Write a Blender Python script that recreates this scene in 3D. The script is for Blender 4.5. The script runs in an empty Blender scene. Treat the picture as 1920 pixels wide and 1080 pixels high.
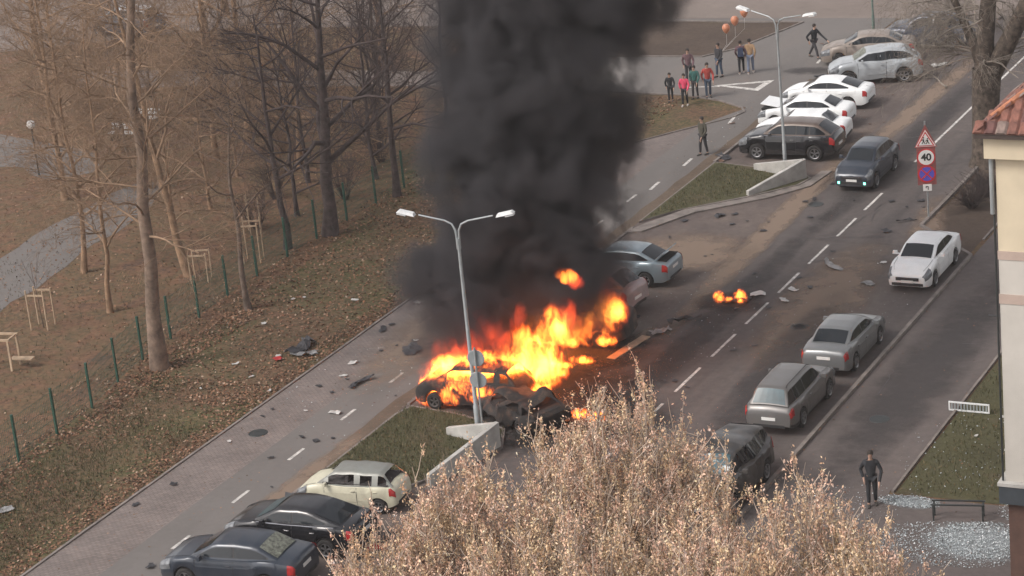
import bpy, bmesh, math, random
import numpy as np
from mathutils import Vector, Matrix, noise as mnoise

sc = bpy.context.scene
C = sc.collection
R_ = math.radians
rng = random.Random(7)

# ------------------------------------------------------------------ camera
cam_d = bpy.data.cameras.new('camera'); cam = bpy.data.objects.new('camera', cam_d); C.objects.link(cam)
rot = Matrix(((0.89316755, -0.0655802, 0.4449168), (0.43969627, 0.33509111, -0.83329535), (-0.09443998, 0.93990063, 0.32812788)))
cam.matrix_world = Matrix.Translation((0, 0, 32.0)) @ rot.to_4x4()
cam_d.sensor_width = 36; cam_d.lens = 4700 / 1920 * 36; cam_d.clip_start = 1; cam_d.clip_end = 2000
sc.camera = cam

# ------------------------------------------------------------------ world, sun, exposure
SUN_EL, SUN_AZ = R_(46), R_(222)          # azimuth of the sun measured from +Y, clockwise
w = bpy.data.worlds.new('World'); sc.world = w; w.use_nodes = True
wn = w.node_tree.nodes; wl = w.node_tree.links
bg = wn['Background']
sky = wn.new('ShaderNodeTexSky'); sky.sky_type = 'NISHITA'; sky.sun_disc = False
sky.sun_elevation = SUN_EL; sky.sun_rotation = SUN_AZ; sky.dust_density = 2.0; sky.air_density = 1.2; sky.ozone_density = 0.6
bw = wn.new('ShaderNodeRGBToBW'); mx = wn.new('ShaderNodeMix'); mx.data_type = 'RGBA'
mx.inputs[0].default_value = 0.85                                     # overcast: most of the blue is gone
wl.new(sky.outputs[0], bw.inputs[0]); wl.new(sky.outputs[0], mx.inputs[6])
tint = wn.new('ShaderNodeMix'); tint.data_type = 'RGBA'; tint.blend_type = 'MULTIPLY'; tint.inputs[0].default_value = 1
tint.inputs[7].default_value = (1.05, 0.99, 0.975, 1)
wl.new(bw.outputs[0], tint.inputs[6]); wl.new(tint.outputs[2], mx.inputs[7])
wl.new(mx.outputs[2], bg.inputs[0]); bg.inputs[1].default_value = 0.13
sd = bpy.data.lights.new('sun', 'SUN'); sun = bpy.data.objects.new('sun', sd); C.objects.link(sun)
sd.energy = 1.0; sd.angle = R_(18); sd.color = (1.0, 0.93, 0.85)
sdir = Vector((math.sin(SUN_AZ) * math.cos(SUN_EL), math.cos(SUN_AZ) * math.cos(SUN_EL), math.sin(SUN_EL)))
sun.rotation_euler = sdir.to_track_quat('Z', 'Y').to_euler(); sun.location = (0, 0, 60)
sc.view_settings.view_transform = 'Standard'; sc.view_settings.look = 'None'
sc.view_settings.exposure = 1.05; sc.view_settings.gamma = 1; sc.view_settings.use_curve_mapping = False
sc.cycles.use_denoising = True
sc.cycles.max_bounces = 5; sc.cycles.diffuse_bounces = 2; sc.cycles.glossy_bounces = 3
sc.cycles.transparent_max_bounces = 12; sc.cycles.volume_bounces = 1
sc.cycles.volume_step_rate = 0.35; sc.cycles.volume_max_steps = 256

# ------------------------------------------------------------------ materials
def newmat(name):
    m = bpy.data.materials.new(name); m.use_nodes = True
    return m, m.node_tree.nodes, m.node_tree.links, m.node_tree.nodes['Principled BSDF']

def ramp(nodes, stops, interp='LINEAR'):
    r = nodes.new('ShaderNodeValToRGB'); r.color_ramp.interpolation = interp
    els = r.color_ramp.elements
    while len(els) < len(stops): els.new(0.5)
    for e, (p, c) in zip(els, stops):
        e.position = p; e.color = (c[0], c[1], c[2], 1)
    return r

def noise_n(nodes, links, vec, scale, detail=4, rough=0.55, dist=0.0):
    n = nodes.new('ShaderNodeTexNoise'); n.inputs['Scale'].default_value = scale
    n.inputs['Detail'].default_value = detail; n.inputs['Roughness'].default_value = rough
    n.inputs['Distortion'].default_value = dist
    links.new(vec, n.inputs['Vector']); return n.outputs[0]

def mixc(nodes, links, fac, a, b, mode='MIX'):
    m = nodes.new('ShaderNodeMix'); m.data_type = 'RGBA'; m.blend_type = mode
    for s, v in ((0, fac), (6, a), (7, b)):
        if isinstance(v, (int, float)): m.inputs[s].default_value = v
        elif isinstance(v, tuple): m.inputs[s].default_value = (v[0], v[1], v[2], 1)
        else: links.new(v, m.inputs[s])
    return m.outputs[2]

def mathn(nodes, links, op, a, b=None, c=None, clamp=False):
    m = nodes.new('ShaderNodeMath'); m.operation = op; m.use_clamp = clamp
    for i, v in enumerate((a, b, c)):
        if v is None: continue
        if isinstance(v, (int, float)): m.inputs[i].default_value = v
        else: links.new(v, m.inputs[i])
    return m.outputs[0]

def bump(nodes, links, h, bsdf, strength, dist=0.05):
    b = nodes.new('ShaderNodeBump'); b.inputs['Strength'].default_value = strength; b.inputs['Distance'].default_value = dist
    links.new(h, b.inputs['Height']); links.new(b.outputs[0], bsdf.inputs['Normal'])

def plain(name, col, rough=0.7, metal=0.0, var=0.12, scale=3.0, spec=0.5, coat=0.0, emit=None):
    """one colour with a little mottling so that it is never flat"""
    m, n, l, b = newmat(name)
    tc = n.new('ShaderNodeTexCoord')
    f = noise_n(n, l, tc.outputs['Object'], scale, 5, 0.6)
    d = tuple(max(0, c * (1 - var * 1.6)) for c in col); e = tuple(min(1, c * (1 + var)) for c in col)
    r = ramp(n, [(0.3, d), (0.7, e)]); l.new(f, r.inputs[0]); l.new(r.outputs[0], b.inputs['Base Color'])
    b.inputs['Roughness'].default_value = rough; b.inputs['Metallic'].default_value = metal
    b.inputs['Specular IOR Level'].default_value = spec; b.inputs['Coat Weight'].default_value = coat
    if emit: b.inputs['Emission Color'].default_value = (*emit[0], 1); b.inputs['Emission Strength'].default_value = emit[1]
    return m

def paint(name, col, rough=0.38, metal=0.0, dust=0.25):
    """car paint: clear coat under road dust"""
    m, n, l, b = newmat(name)
    tc = n.new('ShaderNodeTexCoord')
    f = noise_n(n, l, tc.outputs['Object'], 2.2, 6, 0.65)
    r = ramp(n, [(0.42, (0, 0, 0)), (0.75, (1, 1, 1))]); l.new(f, r.inputs[0])
    sep = n.new('ShaderNodeSeparateXYZ'); l.new(tc.outputs['Object'], sep.inputs[0])
    low = n.new('ShaderNodeMapRange'); low.inputs[1].default_value = 0.55; low.inputs[2].default_value = 0.2
    l.new(sep.outputs[2], low.inputs[0])
    k = mathn(n, l, 'MULTIPLY_ADD', r.outputs[0], dust, mathn(n, l, 'MULTIPLY', low.outputs[0], 0.25), True)
    l.new(mixc(n, l, k, col, (0.17, 0.145, 0.125)), b.inputs['Base Color'])
    l.new(mathn(n, l, 'MULTIPLY_ADD', k, 0.5, rough), b.inputs['Roughness'])
    b.inputs['Metallic'].default_value = metal; b.inputs['Coat Weight'].default_value = 0.35; b.inputs['Coat Roughness'].default_value = 0.25
    return m

def random_island(name, stops, rough=0.8, trans=0.0):
    m, n, l, b = newmat(name)
    g = n.new('ShaderNodeNewGeometry')
    r = ramp(n, stops); l.new(g.outputs['Random Per Island'], r.inputs[0])
    l.new(r.outputs[0], b.inputs['Base Color']); b.inputs['Roughness'].default_value = rough
    b.inputs['Specular IOR Level'].default_value = 0.2
    return m

def ground_mat(name, patches, fine, fscale=7.0, pscale=0.22, rough=0.95, bstr=0.6, fmix=0.55, stretch=None, speck=None):
    """patches: ramp of large soft areas; fine: ramp of small speckle multiplied in"""
    m, n, l, b = newmat(name)
    g = n.new('ShaderNodeNewGeometry'); v = g.outputs['Position']
    if stretch:
        mp = n.new('ShaderNodeMapping'); mp.inputs['Scale'].default_value = stretch; l.new(v, mp.inputs[0]); pv = mp.outputs[0]
    else: pv = v
    p = ramp(n, patches); l.new(noise_n(n, l, pv, pscale, 6, 0.62, 0.4), p.inputs[0])
    f = ramp(n, fine); fn = noise_n(n, l, v, fscale, 5, 0.75); l.new(fn, f.inputs[0])
    col = mixc(n, l, fmix, p.outputs[0], f.outputs[0], 'OVERLAY')
    if speck:
        vo = n.new('ShaderNodeTexVoronoi'); vo.inputs['Scale'].default_value = speck[0]; l.new(v, vo.inputs['Vector'])
        s = ramp(n, speck[1]); l.new(vo.outputs['Color'], s.inputs[0]); col = mixc(n, l, speck[2], col, s.outputs[0])
    l.new(col, b.inputs['Base Color']); b.inputs['Roughness'].default_value = rough
    b.inputs['Specular IOR Level'].default_value = 0.25
    bump(n, l, fn, b, bstr, 0.04)
    return m

M = {}
g1 = lambda a: (a, a, a)
M['litter'] = ground_mat('leaf litter ground', [(0.3, (0.085, 0.062, 0.052)), (0.42, (0.165, 0.092, 0.058)), (0.55, (0.11, 0.088, 0.050)), (0.64, (0.185, 0.100, 0.062)), (0.75, (0.13, 0.11, 0.09))],
                         [(0.25, g1(0.15)), (0.55, g1(0.5)), (0.8, g1(0.85))], 3.2, 0.6, bstr=0.9, fmix=0.8,
                         speck=(7, [(0.2, (0.05, 0.035, 0.022)), (0.5, (0.12, 0.065, 0.035)), (0.8, (0.18, 0.10, 0.055))], 0.35))
M['verge'] = ground_mat('grass verge with leaves', [(0.36, (0.115, 0.070, 0.045)), (0.48, (0.10, 0.082, 0.045)), (0.58, (0.078, 0.085, 0.034)), (0.8, (0.10, 0.065, 0.04))],
                        [(0.25, g1(0.15)), (0.55, g1(0.5)), (0.8, g1(0.85))], 5, 0.23, bstr=0.9,
                        speck=(8, [(0.2, (0.04, 0.04, 0.018)), (0.5, (0.13, 0.075, 0.045)), (0.8, (0.21, 0.12, 0.075))], 0.4))
M['lawn'] = ground_mat('short winter grass', [(0.3, (0.060, 0.058, 0.030)), (0.55, (0.075, 0.072, 0.036)), (0.7, (0.10, 0.078, 0.05))],
                       [(0.25, g1(0.2)), (0.55, g1(0.5)), (0.8, g1(0.8))], 6, 0.35, bstr=0.9)
M['brown'] = ground_mat('bare brown lawn', [(0.3, (0.062, 0.045, 0.036)), (0.6, (0.085, 0.062, 0.048)), (0.8, (0.075, 0.06, 0.035))],
                        [(0.25, g1(0.25)), (0.55, g1(0.5)), (0.8, g1(0.75))], 4, 0.3, bstr=0.7)
M['road'] = ground_mat('road asphalt', [(0.3, (0.066, 0.058, 0.057)), (0.5, (0.10, 0.086, 0.082)), (0.72, (0.14, 0.115, 0.103))],
                       [(0.3, g1(0.28)), (0.6, g1(0.52)), (0.8, g1(0.70))], 3.0, 0.55, rough=0.8, bstr=0.2, stretch=(1.0, 0.10, 1.0))
M['bay'] = ground_mat('parking paving', [(0.3, (0.085, 0.069, 0.064)), (0.5, (0.12, 0.097, 0.088)), (0.72, (0.16, 0.128, 0.11))],
                      [(0.3, g1(0.26)), (0.6, g1(0.52)), (0.8, g1(0.74))], 3.2, 0.55, rough=0.85, bstr=0.25, stretch=(1.0, 0.45, 1.0))
M['bike'] = ground_mat('cycle path asphalt', [(0.3, (0.125, 0.115, 0.108)), (0.55, (0.155, 0.143, 0.135)), (0.8, (0.18, 0.155, 0.138))],
                       [(0.3, g1(0.42)), (0.6, g1(0.5)), (0.8, g1(0.6))], 4, 0.25, rough=0.85, bstr=0.12, stretch=(1.0, 0.3, 1.0))
M['walk'] = ground_mat('dusty side pavement', [(0.3, (0.095, 0.082, 0.079)), (0.55, (0.12, 0.102, 0.097)), (0.8, (0.14, 0.116, 0.105))],
                       [(0.3, g1(0.3)), (0.6, g1(0.5)), (0.8, g1(0.66))], 3, 0.35, rough=0.85, bstr=0.15)
M['cross'] = ground_mat('far street asphalt', [(0.3, (0.155, 0.128, 0.112)), (0.55, (0.195, 0.162, 0.143)), (0.8, (0.23, 0.19, 0.168))],
                        [(0.3, g1(0.42)), (0.6, g1(0.5)), (0.8, g1(0.58))], 2, 0.2, rough=0.85, bstr=0.1)
M['dirtstrip'] = ground_mat('dirt strip', [(0.3, (0.10, 0.075, 0.055)), (0.6, (0.135, 0.10, 0.075)), (0.8, (0.12, 0.105, 0.08))],
                            [(0.3, g1(0.3)), (0.6, g1(0.5)), (0.8, g1(0.68))], 6, 0.6, bstr=0.5)
M['scorch'] = plain('scorched ground', (0.022, 0.018, 0.017), 0.8, var=0.5, scale=2)
# paver strip: small concrete setts with recessed joints
def paver_mat():
    m, n, l, b = newmat('paver strip'); g = n.new('ShaderNodeNewGeometry')
    br = n.new('ShaderNodeTexBrick'); br.inputs['Scale'].default_value = 1; br.inputs['Brick Width'].default_value = 0.2; br.inputs['Row Height'].default_value = 0.1
    br.inputs['Mortar Size'].default_value = 0.008; br.inputs['Color1'].default_value = (0.155, 0.130, 0.122, 1); br.inputs['Color2'].default_value = (0.20, 0.165, 0.15, 1)
    br.inputs['Mortar'].default_value = (0.07, 0.058, 0.05, 1); l.new(g.outputs[0], br.inputs[0])
    p = ramp(n, [(0.3, g1(0.36)), (0.7, g1(0.62))]); l.new(noise_n(n, l, g.outputs[0], 0.6, 8, 0.72), p.inputs[0])
    l.new(mixc(n, l, 0.9, br.outputs[0], p.outputs[0], 'OVERLAY'), b.inputs['Base Color']); b.inputs['Roughness'].default_value = 0.9
    bump(n, l, br.outputs[1], b, -0.3, 0.01); return m
M['paver'] = paver_mat()
M['marking'] = plain('worn road paint', (0.55, 0.53, 0.50), 0.7, var=0.35, scale=5)
M['kerb'] = plain('kerb concrete', (0.19, 0.165, 0.15), 0.9, var=0.25, scale=2)
M['concrete'] = plain('pale concrete', (0.42, 0.41, 0.385), 0.9, var=0.2, scale=1.5)
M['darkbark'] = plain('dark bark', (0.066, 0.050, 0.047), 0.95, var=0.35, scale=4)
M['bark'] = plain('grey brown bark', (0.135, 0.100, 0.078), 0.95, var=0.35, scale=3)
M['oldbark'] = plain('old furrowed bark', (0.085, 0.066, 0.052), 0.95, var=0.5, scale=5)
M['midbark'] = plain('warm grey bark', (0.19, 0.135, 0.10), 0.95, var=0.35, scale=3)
M['sunlit_tanbark'] = plain('sunlit tan bark', (0.26, 0.165, 0.10), 0.95, var=0.3, scale=3)  # warm sunlight on the left wood is mixed into this bark colour
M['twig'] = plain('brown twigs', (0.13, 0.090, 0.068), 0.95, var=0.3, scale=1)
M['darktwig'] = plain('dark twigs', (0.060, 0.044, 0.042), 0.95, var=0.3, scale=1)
M['sunlit_tantwig'] = plain('sunlit tan twigs', (0.25, 0.165, 0.105), 0.95, var=0.3, scale=1)  # twig colour includes the warm sunlight of the left wood
M['paletwig'] = plain('pale dry twigs', (0.50, 0.40, 0.32), 0.9, var=0.3, scale=1)
M['greytwig'] = plain('grey twigs', (0.25, 0.215, 0.18), 0.95, var=0.3, scale=1)
M['fallen'] = random_island('fallen leaves', [(0.0, (0.045, 0.028, 0.018)), (0.3, (0.13, 0.07, 0.045)), (0.6, (0.21, 0.11, 0.065)), (0.88, (0.28, 0.16, 0.10)), (1.0, (0.36, 0.27, 0.2))])
M['blade'] = random_island('grass blades', [(0.0, (0.045, 0.046, 0.022)), (0.45, (0.075, 0.078, 0.034)), (0.75, (0.12, 0.10, 0.055)), (1.0, (0.22, 0.165, 0.10))])
M['seed'] = random_island('dry seed clusters', [(0.0, (0.34, 0.23, 0.17)), (0.2, (0.60, 0.42, 0.32)), (0.5, (0.78, 0.57, 0.43)), (0.75, (0.80, 0.62, 0.46)), (0.93, (0.84, 0.73, 0.57)), (1.0, (0.60, 0.55, 0.50))])
def seed_variation():
    m = M['seed']; n = m.node_tree.nodes; l = m.node_tree.links; b = n['Principled BSDF']; src = b.inputs['Base Color'].links[0].from_socket
    g = n.new('ShaderNodeNewGeometry'); r = ramp(n, [(0.32, (0.82, 0.80, 0.88)), (0.46, (1.0, 0.86, 0.82)), (0.56, (0.95, 0.96, 0.80)), (0.7, (1.0, 0.86, 0.70))])
    l.new(noise_n(n, l, g.outputs['Position'], 1.1, 3, 0.6), r.inputs[0]); l.new(mixc(n, l, 1.0, src, r.outputs[0], 'MULTIPLY'), b.inputs['Base Color'])
seed_variation()
M['shard'] = random_island('glass shards', [(0.0, (0.16, 0.18, 0.18)), (0.5, (0.32, 0.36, 0.38)), (0.85, (0.5, 0.55, 0.57)), (1.0, (0.8, 0.83, 0.85))], 0.3)
M['green_metal'] = plain('green fence paint', (0.012, 0.065, 0.045), 0.5)
M['galv'] = plain('galvanised steel', (0.36, 0.39, 0.40), 0.5, 0.5)
M['signback'] = plain('grey sign back', (0.30, 0.33, 0.34), 0.6, 0.3)
M['white_metal'] = plain('white painted metal', (0.68, 0.70, 0.70), 0.5)
M['darkmetal'] = plain('dark metal', (0.035, 0.04, 0.04), 0.5, 0.3)
M['lampgreen'] = plain('green grey post', (0.10, 0.15, 0.13), 0.5, 0.2)
M['sign_white'] = plain('sign white', (0.80, 0.80, 0.78), 0.5, var=0.03)
M['sign_red'] = plain('sign red', (0.55, 0.035, 0.04), 0.5, var=0.05)
M['sign_blue'] = plain('sign blue', (0.10, 0.09, 0.50), 0.5, var=0.05)
M['sign_backing'] = plain('faded red backing board', (0.27, 0.085, 0.08), 0.6, var=0.15)
M['sign_black'] = plain('sign black', (0.02, 0.02, 0.02), 0.6)
M['wood'] = plain('pale timber', (0.42, 0.31, 0.21), 0.8, var=0.2)
M['render_cream'] = plain('cream wall render', (0.60, 0.52, 0.38), 0.9, var=0.10, scale=0.5)
M['render_grey'] = plain('pale grey wall render', (0.50, 0.475, 0.43), 0.9, var=0.10, scale=0.5)
M['band'] = plain('beige wall band', (0.42, 0.33, 0.28), 0.9, var=0.05)
M['plinth'] = plain('brown plinth', (0.10, 0.055, 0.042), 0.9, var=0.15)
M['ledge_dark'] = plain('dark blue grey ledge', (0.045, 0.055, 0.065), 0.6)
M['eave'] = plain('dark eave board', (0.05, 0.035, 0.03), 0.7)
M['ridge'] = plain('orange ridge tile', (0.42, 0.17, 0.09), 0.8, var=0.25)
M['tyre'] = plain('tyre rubber', (0.018, 0.017, 0.017), 0.85)
M['rim'] = plain('alloy rim', (0.30, 0.30, 0.31), 0.4, 0.7)
M['rim_burnt'] = plain('scorched rim', (0.10, 0.09, 0.085), 0.7, 0.3)
M['trimblack'] = plain('black plastic', (0.02, 0.02, 0.022), 0.55)
M['under'] = plain('dark underbody', (0.012, 0.012, 0.012), 0.9)
M['glass'] = plain('dark car glass', (0.012, 0.016, 0.020), 0.06, var=0.05, spec=0.4)
M['glass_blue_sheen'] = plain('glass with painted blue reflection', (0.035, 0.075, 0.09), 0.2, var=0.3, scale=2, spec=0.6)  # bluish sky reflection is put into the base colour
M['glass_cracked'] = plain('crazed windscreen', (0.16, 0.17, 0.14), 0.45, var=0.5, scale=9)
M['chrome'] = plain('chrome strip', (0.6, 0.6, 0.62), 0.25, 0.9)
M['lamp_clear'] = plain('headlight lens', (0.17, 0.18, 0.19), 0.2, 0.2, var=0.3, scale=8)
M['lamp_red'] = plain('red tail light lens', (0.35, 0.02, 0.02), 0.25, var=0.2, scale=8)
M['plate'] = plain('number plate', (0.68, 0.68, 0.66), 0.5, var=0.05)
M['lamp_on'] = plain('lit fog lamp', (0.6, 0.9, 0.8), 0.3, emit=((0.12, 1.0, 0.70), 2.2))
M['interior'] = plain('car interior', (0.05, 0.045, 0.045), 0.9, var=0.6, scale=6)
def charred():
    m, n, l, b = newmat('charred steel'); tc = n.new('ShaderNodeTexCoord')
    r = ramp(n, [(0.3, (0.008, 0.007, 0.007)), (0.52, (0.022, 0.018, 0.017)), (0.64, (0.07, 0.042, 0.028)), (0.78, (0.13, 0.11, 0.10))])
    l.new(noise_n(n, l, tc.outputs['Object'], 2.4, 7, 0.7), r.inputs[0]); l.new(r.outputs[0], b.inputs['Base Color']); b.inputs['Roughness'].default_value = 0.85
    return m
M['char'] = charred()
P = dict(white=paint('white paint', (0.78, 0.80, 0.80), dust=0.12), silver=paint('silver paint', (0.18, 0.19, 0.195), 0.33, 0.4, 0.12),
         palesilver=paint('pale silver paint', (0.40, 0.43, 0.45), 0.35, 0.25, 0.2), black=paint('black paint', (0.008, 0.009, 0.012), 0.18, dust=0.05),
         navy=paint('dark blue grey paint', (0.022, 0.032, 0.048), 0.28, 0.2, 0.12), steel=paint('steel blue paint', (0.065, 0.08, 0.11), 0.3, 0.3, 0.25),
         bluesilver=paint('silver blue paint', (0.24, 0.30, 0.34), 0.3, 0.35, 0.15), cream=paint('cream paint', (0.58, 0.56, 0.43), 0.4, dust=0.3),
         pinksilver=paint('sooty pinkish silver paint', (0.34, 0.27, 0.27), 0.4, 0.3, 0.5), tan=paint('dusty tan paint', (0.26, 0.22, 0.19), 0.45, 0.1, 0.6),
         bronze=paint('dusty black roof', (0.10, 0.07, 0.055), 0.3, 0.2, 0.5), darkolive=paint('dusty dark paint', (0.025, 0.024, 0.024), 0.4, 0.1, 0.4),
         greysilver=paint('grey silver paint', (0.135, 0.132, 0.13), 0.36, 0.35, 0.3), roofgrey=paint('grey roof paint', (0.21, 0.22, 0.20), 0.4, 0.2, 0.4))

# ------------------------------------------------------------------ helpers
def tag(o, label=None, cat=None, group=None, kind=None):
    if label: o['label'] = label
    if cat: o['category'] = cat
    if group: o['group'] = group
    if kind: o['kind'] = kind
    return o

def empty(name, loc=(0, 0, 0), rz=0.0, label=None, cat=None, group=None):
    o = bpy.data.objects.new(name, None); C.objects.link(o); o.empty_display_size = 0.3
    o.location = loc; o.rotation_euler = (0, 0, rz)
    return tag(o, label, cat, group)

def link(name, me, mat=None, parent=None, smooth=False):
    o = bpy.data.objects.new(name, me); C.objects.link(o)
    if mat is not None and not me.materials:
        for m in (mat if isinstance(mat, (list, tuple)) else [mat]): me.materials.append(m)
    if smooth:
        me.polygons.foreach_set('use_smooth', [True] * len(me.polygons))
        me.set_sharp_from_angle(angle=R_(38))
    if parent: o.parent = parent
    return o

def mesh(name, V, F, mi=None):
    me = bpy.data.meshes.new(name); me.from_pydata([tuple(v) for v in V], [], F)
    if mi is not None: me.polygons.foreach_set('material_index', mi)
    me.update(); return me

def obj(name, V, F, mat, parent=None, smooth=False, mi=None, loc=None, rz=None):
    o = link(name, mesh(name, V, F, mi), mat, parent, smooth)
    if loc is not None: o.location = loc
    if rz is not None: o.rotation_euler = (0, 0, rz)
    return o

def quads_mesh(name, A):
    """A: (n,4,3) array of separate quads"""
    n = len(A); me = bpy.data.meshes.new(name)
    me.vertices.add(4 * n); me.vertices.foreach_set('co', np.ascontiguousarray(A, dtype=np.float32).reshape(-1))
    me.loops.add(4 * n); me.loops.foreach_set('vertex_index', np.arange(4 * n, dtype=np.int32))
    me.polygons.add(n); me.polygons.foreach_set('loop_start', np.arange(0, 4 * n, 4, dtype=np.int32))
    me.update(calc_edges=True); return me

class MB:
    """collects simple solids"""
    def __init__(s): s.V = []; s.F = []
    def box(s, c, size, rot=None, taper=1.0):
        b = len(s.V); x, y, z = size[0] / 2, size[1] / 2, size[2] / 2
        for dz in (-1, 1):
            t = taper if dz > 0 else 1
            for dx, dy in ((-1, -1), (1, -1), (1, 1), (-1, 1)):
                p = Vector((dx * x * t, dy * y * t, dz * z))
                if rot is not None: p = rot @ p
                s.V.append(p + Vector(c))
        s.F += [(b, b + 3, b + 2, b + 1), (b + 4, b + 5, b + 6, b + 7)] + [(b + i, b + (i + 1) % 4, b + 4 + (i + 1) % 4, b + 4 + i) for i in range(4)]
        return s
    def tube(s, pts, rad, sides=8, cap=True):
        pts = [Vector(p) for p in pts]
        if not isinstance(rad, (list, tuple)): rad = [rad] * len(pts)
        b = len(s.V); up = None
        for i, p in enumerate(pts):
            t = (pts[min(i + 1, len(pts) - 1)] - pts[max(i - 1, 0)]).normalized()
            if up is None: up = t.orthogonal().normalized()
            up = (up - t * up.dot(t)).normalized(); sd_ = t.cross(up)
            for k in range(sides):
                a = 2 * math.pi * k / sides
                s.V.append(p + (up * math.cos(a) + sd_ * math.sin(a)) * rad[i])
        for i in range(len(pts) - 1):
            for k in range(sides):
                a, c = b + i * sides + k, b + i * sides + (k + 1) % sides
                s.F.append((a, c, c + sides, a + sides))
        if cap:
            s.F.append(tuple(b + k for k in reversed(range(sides)))); s.F.append(tuple(b + (len(pts) - 1) * sides + k for k in range(sides)))
        return s
    def lathe(s, prof, sides=24, axis='z', c=(0, 0, 0)):
        b = len(s.V)
        for r, h in prof:
            for k in range(sides):
                a = 2 * math.pi * k / sides
                p = (r * math.cos(a), r * math.sin(a), h)
                if axis == 'x': p = (h, r * math.cos(a), r * math.sin(a))
                s.V.append(Vector(p) + Vector(c))
        for i in range(len(prof) - 1):
            for k in range(sides):
                a, d = b + i * sides + k, b + i * sides + (k + 1) % sides
                s.F.append((a, d, d + sides, a + sides))
        return s
    def build(s, name, mat, parent=None, smooth=False, loc=None, rz=None):
        return obj(name, s.V, s.F, mat, parent, smooth, loc=loc, rz=rz)

def fix_normals(me):
    bm = bmesh.new(); bm.from_mesh(me); bmesh.ops.recalc_face_normals(bm, faces=bm.faces); bm.to_mesh(me); bm.free()

def prism(name, poly, z0, z1, mat, parent=None, kind=None, bevel=0.0):
    """closed prism over a polygon; z1 may be a list of heights per corner"""
    n = len(poly); zt = z1 if isinstance(z1, (list, tuple)) else [z1] * n
    V = [(x, y, z0) for x, y in poly] + [(x, y, z) for (x, y), z in zip(poly, zt)]
    F = [tuple(reversed(range(n))), tuple(range(n, 2 * n))] + [(i, (i + 1) % n, n + (i + 1) % n, n + i) for i in range(n)]
    me = mesh(name, V, F); fix_normals(me)
    if bevel:
        bm = bmesh.new(); bm.from_mesh(me); bmesh.ops.bevel(bm, geom=bm.edges[:], offset=bevel, segments=1, affect='EDGES'); bm.to_mesh(me); bm.free()
    o = link(name, me, mat, parent)
    if kind: o['kind'] = kind
    return o

def sheet(name, poly, z, mat, kind='structure', cuts=0):
    me = mesh(name, [(x, y, z) for x, y in poly], [tuple(range(len(poly)))])
    bm = bmesh.new(); bm.from_mesh(me); bmesh.ops.recalc_face_normals(bm, faces=bm.faces)
    if bm.faces and sum(f.normal.z for f in bm.faces) < 0: bmesh.ops.reverse_faces(bm, faces=bm.faces)
    bm.to_mesh(me); bm.free()
    o = link(name, me, mat); tag(o, kind=kind); return o

def wob(pts, amp, step=1.0, seed=0):
    """a ragged copy of a closed outline"""
    r = random.Random(seed); out = []
    for i in range(len(pts)):
        a, b = Vector(pts[i]), Vector(pts[(i + 1) % len(pts)]); k = max(1, int((b - a).length / step))
        for j in range(k):
            p = a.lerp(b, j / k); out.append((p.x + r.uniform(-amp, amp), p.y + r.uniform(-amp, amp)))
    return out

# ------------------------------------------------------------------ the ground and the streets
sheet('ground', [(-400, -60), (300, -60), (300, 600), (-400, 600)], -0.012, M['litter'])
sheet('grass_verge', [(-52.4, 40), (-46.9, 40), (-46.9, 100.2), (-43.5, 105.3), (-43.4, 106), (-43.7, 106.6), (-45.2, 107.6), (-47.4, 108.4), (-56, 108.6), (-56, 98), (-53.5, 84)], -0.006, M['verge'])
sheet('far_street', [(-140, 108), (-91.8, 112.6), (-80.5, 119.0), (-66.7, 120.6), (-56.7, 123.2), (-36.4, 124.4), (10, 126), (10, 175), (-140, 170)], -0.004, M['cross'])
sheet('road', [(-37.0, 30), (-27.1, 30), (-27.1, 88), (-30, 91), (-30, 125), (-36.4, 125), (-36.4, 100)], 0.0, M['road'])
sheet('parking_bays', [(-41.7, 30), (-36.2, 30), (-36.2, 124.4), (-40.6, 124), (-41.7, 108)], 0.004, M['bay'])
sheet('pavement', [(-41.7, 96), (-41.7, 124.2), (-56, 123.1), (-60, 122.6), (-60, 108.4), (-47, 108.4), (-45, 107.7), (-43.3, 106.6), (-43.2, 105.2), (-46.8, 100)], 0.003, M['bike'])
sheet('footpath', [(-46.8, 30), (-44.5, 30), (-44.5, 104), (-46.8, 100.2)], 0.005, M['paver'])
sheet('cycle_path', [(-44.5, 30), (-42.2, 30), (-42.2, 110), (-44.5, 104)], 0.008, M['bike'])
sheet('dirt_strip', wob([(-42.25, 30), (-41.7, 30), (-41.7, 112), (-42.25, 112)], 0.07, 1.2, 3), 0.011, M['dirtstrip'])
sheet('side_pavement', [(-27.0, 30), (-23.3, 30), (-23.3, 120), (-26.6, 120), (-27.0, 96), (-27.0, 88)], 0.006, M['walk'])
sheet('side_lawn', [(-23.1, 66.6), (-10, 66.6), (-10, 120), (-23.1, 120)], 0.0, M['lawn'])
sheet('courtyard_pavement', [(-23.3, 30), (-10, 30), (-10, 66.5), (-23.3, 66.5)], 0.002, M['walk'])
sheet('side_verge', [(-29.8, 91), (-27.2, 88.3), (-27.2, 120), (-29.8, 120)], 0.0, M['brown'])
sheet('far_lawn', wob([(-62, 114.6), (-49.3, 115.6), (-48.2, 117.2), (-46.6, 122.8), (-60, 122.2)], 0.08, 1, 5), 0.007, M['brown'])
sheet('park_path', wob([(-67.6, 77.0), (-67.3, 80.0), (-67.9, 83.1), (-68.0, 86.5), (-67.9, 90.9), (-66.4, 91.6), (-64.6, 87.1), (-64.2, 81.6), (-63.4, 77.0), (-62.9, 73.0), (-64, 68), (-70, 70)], 0.18, 1.2, 6), -0.002, M['bike'])
sheet('park_path', [(-82, 106.0), (-60.5, 108.7), (-60.0, 111.5), (-75, 110.6), (-84, 109)], 0.0, M['cross'])
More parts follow.
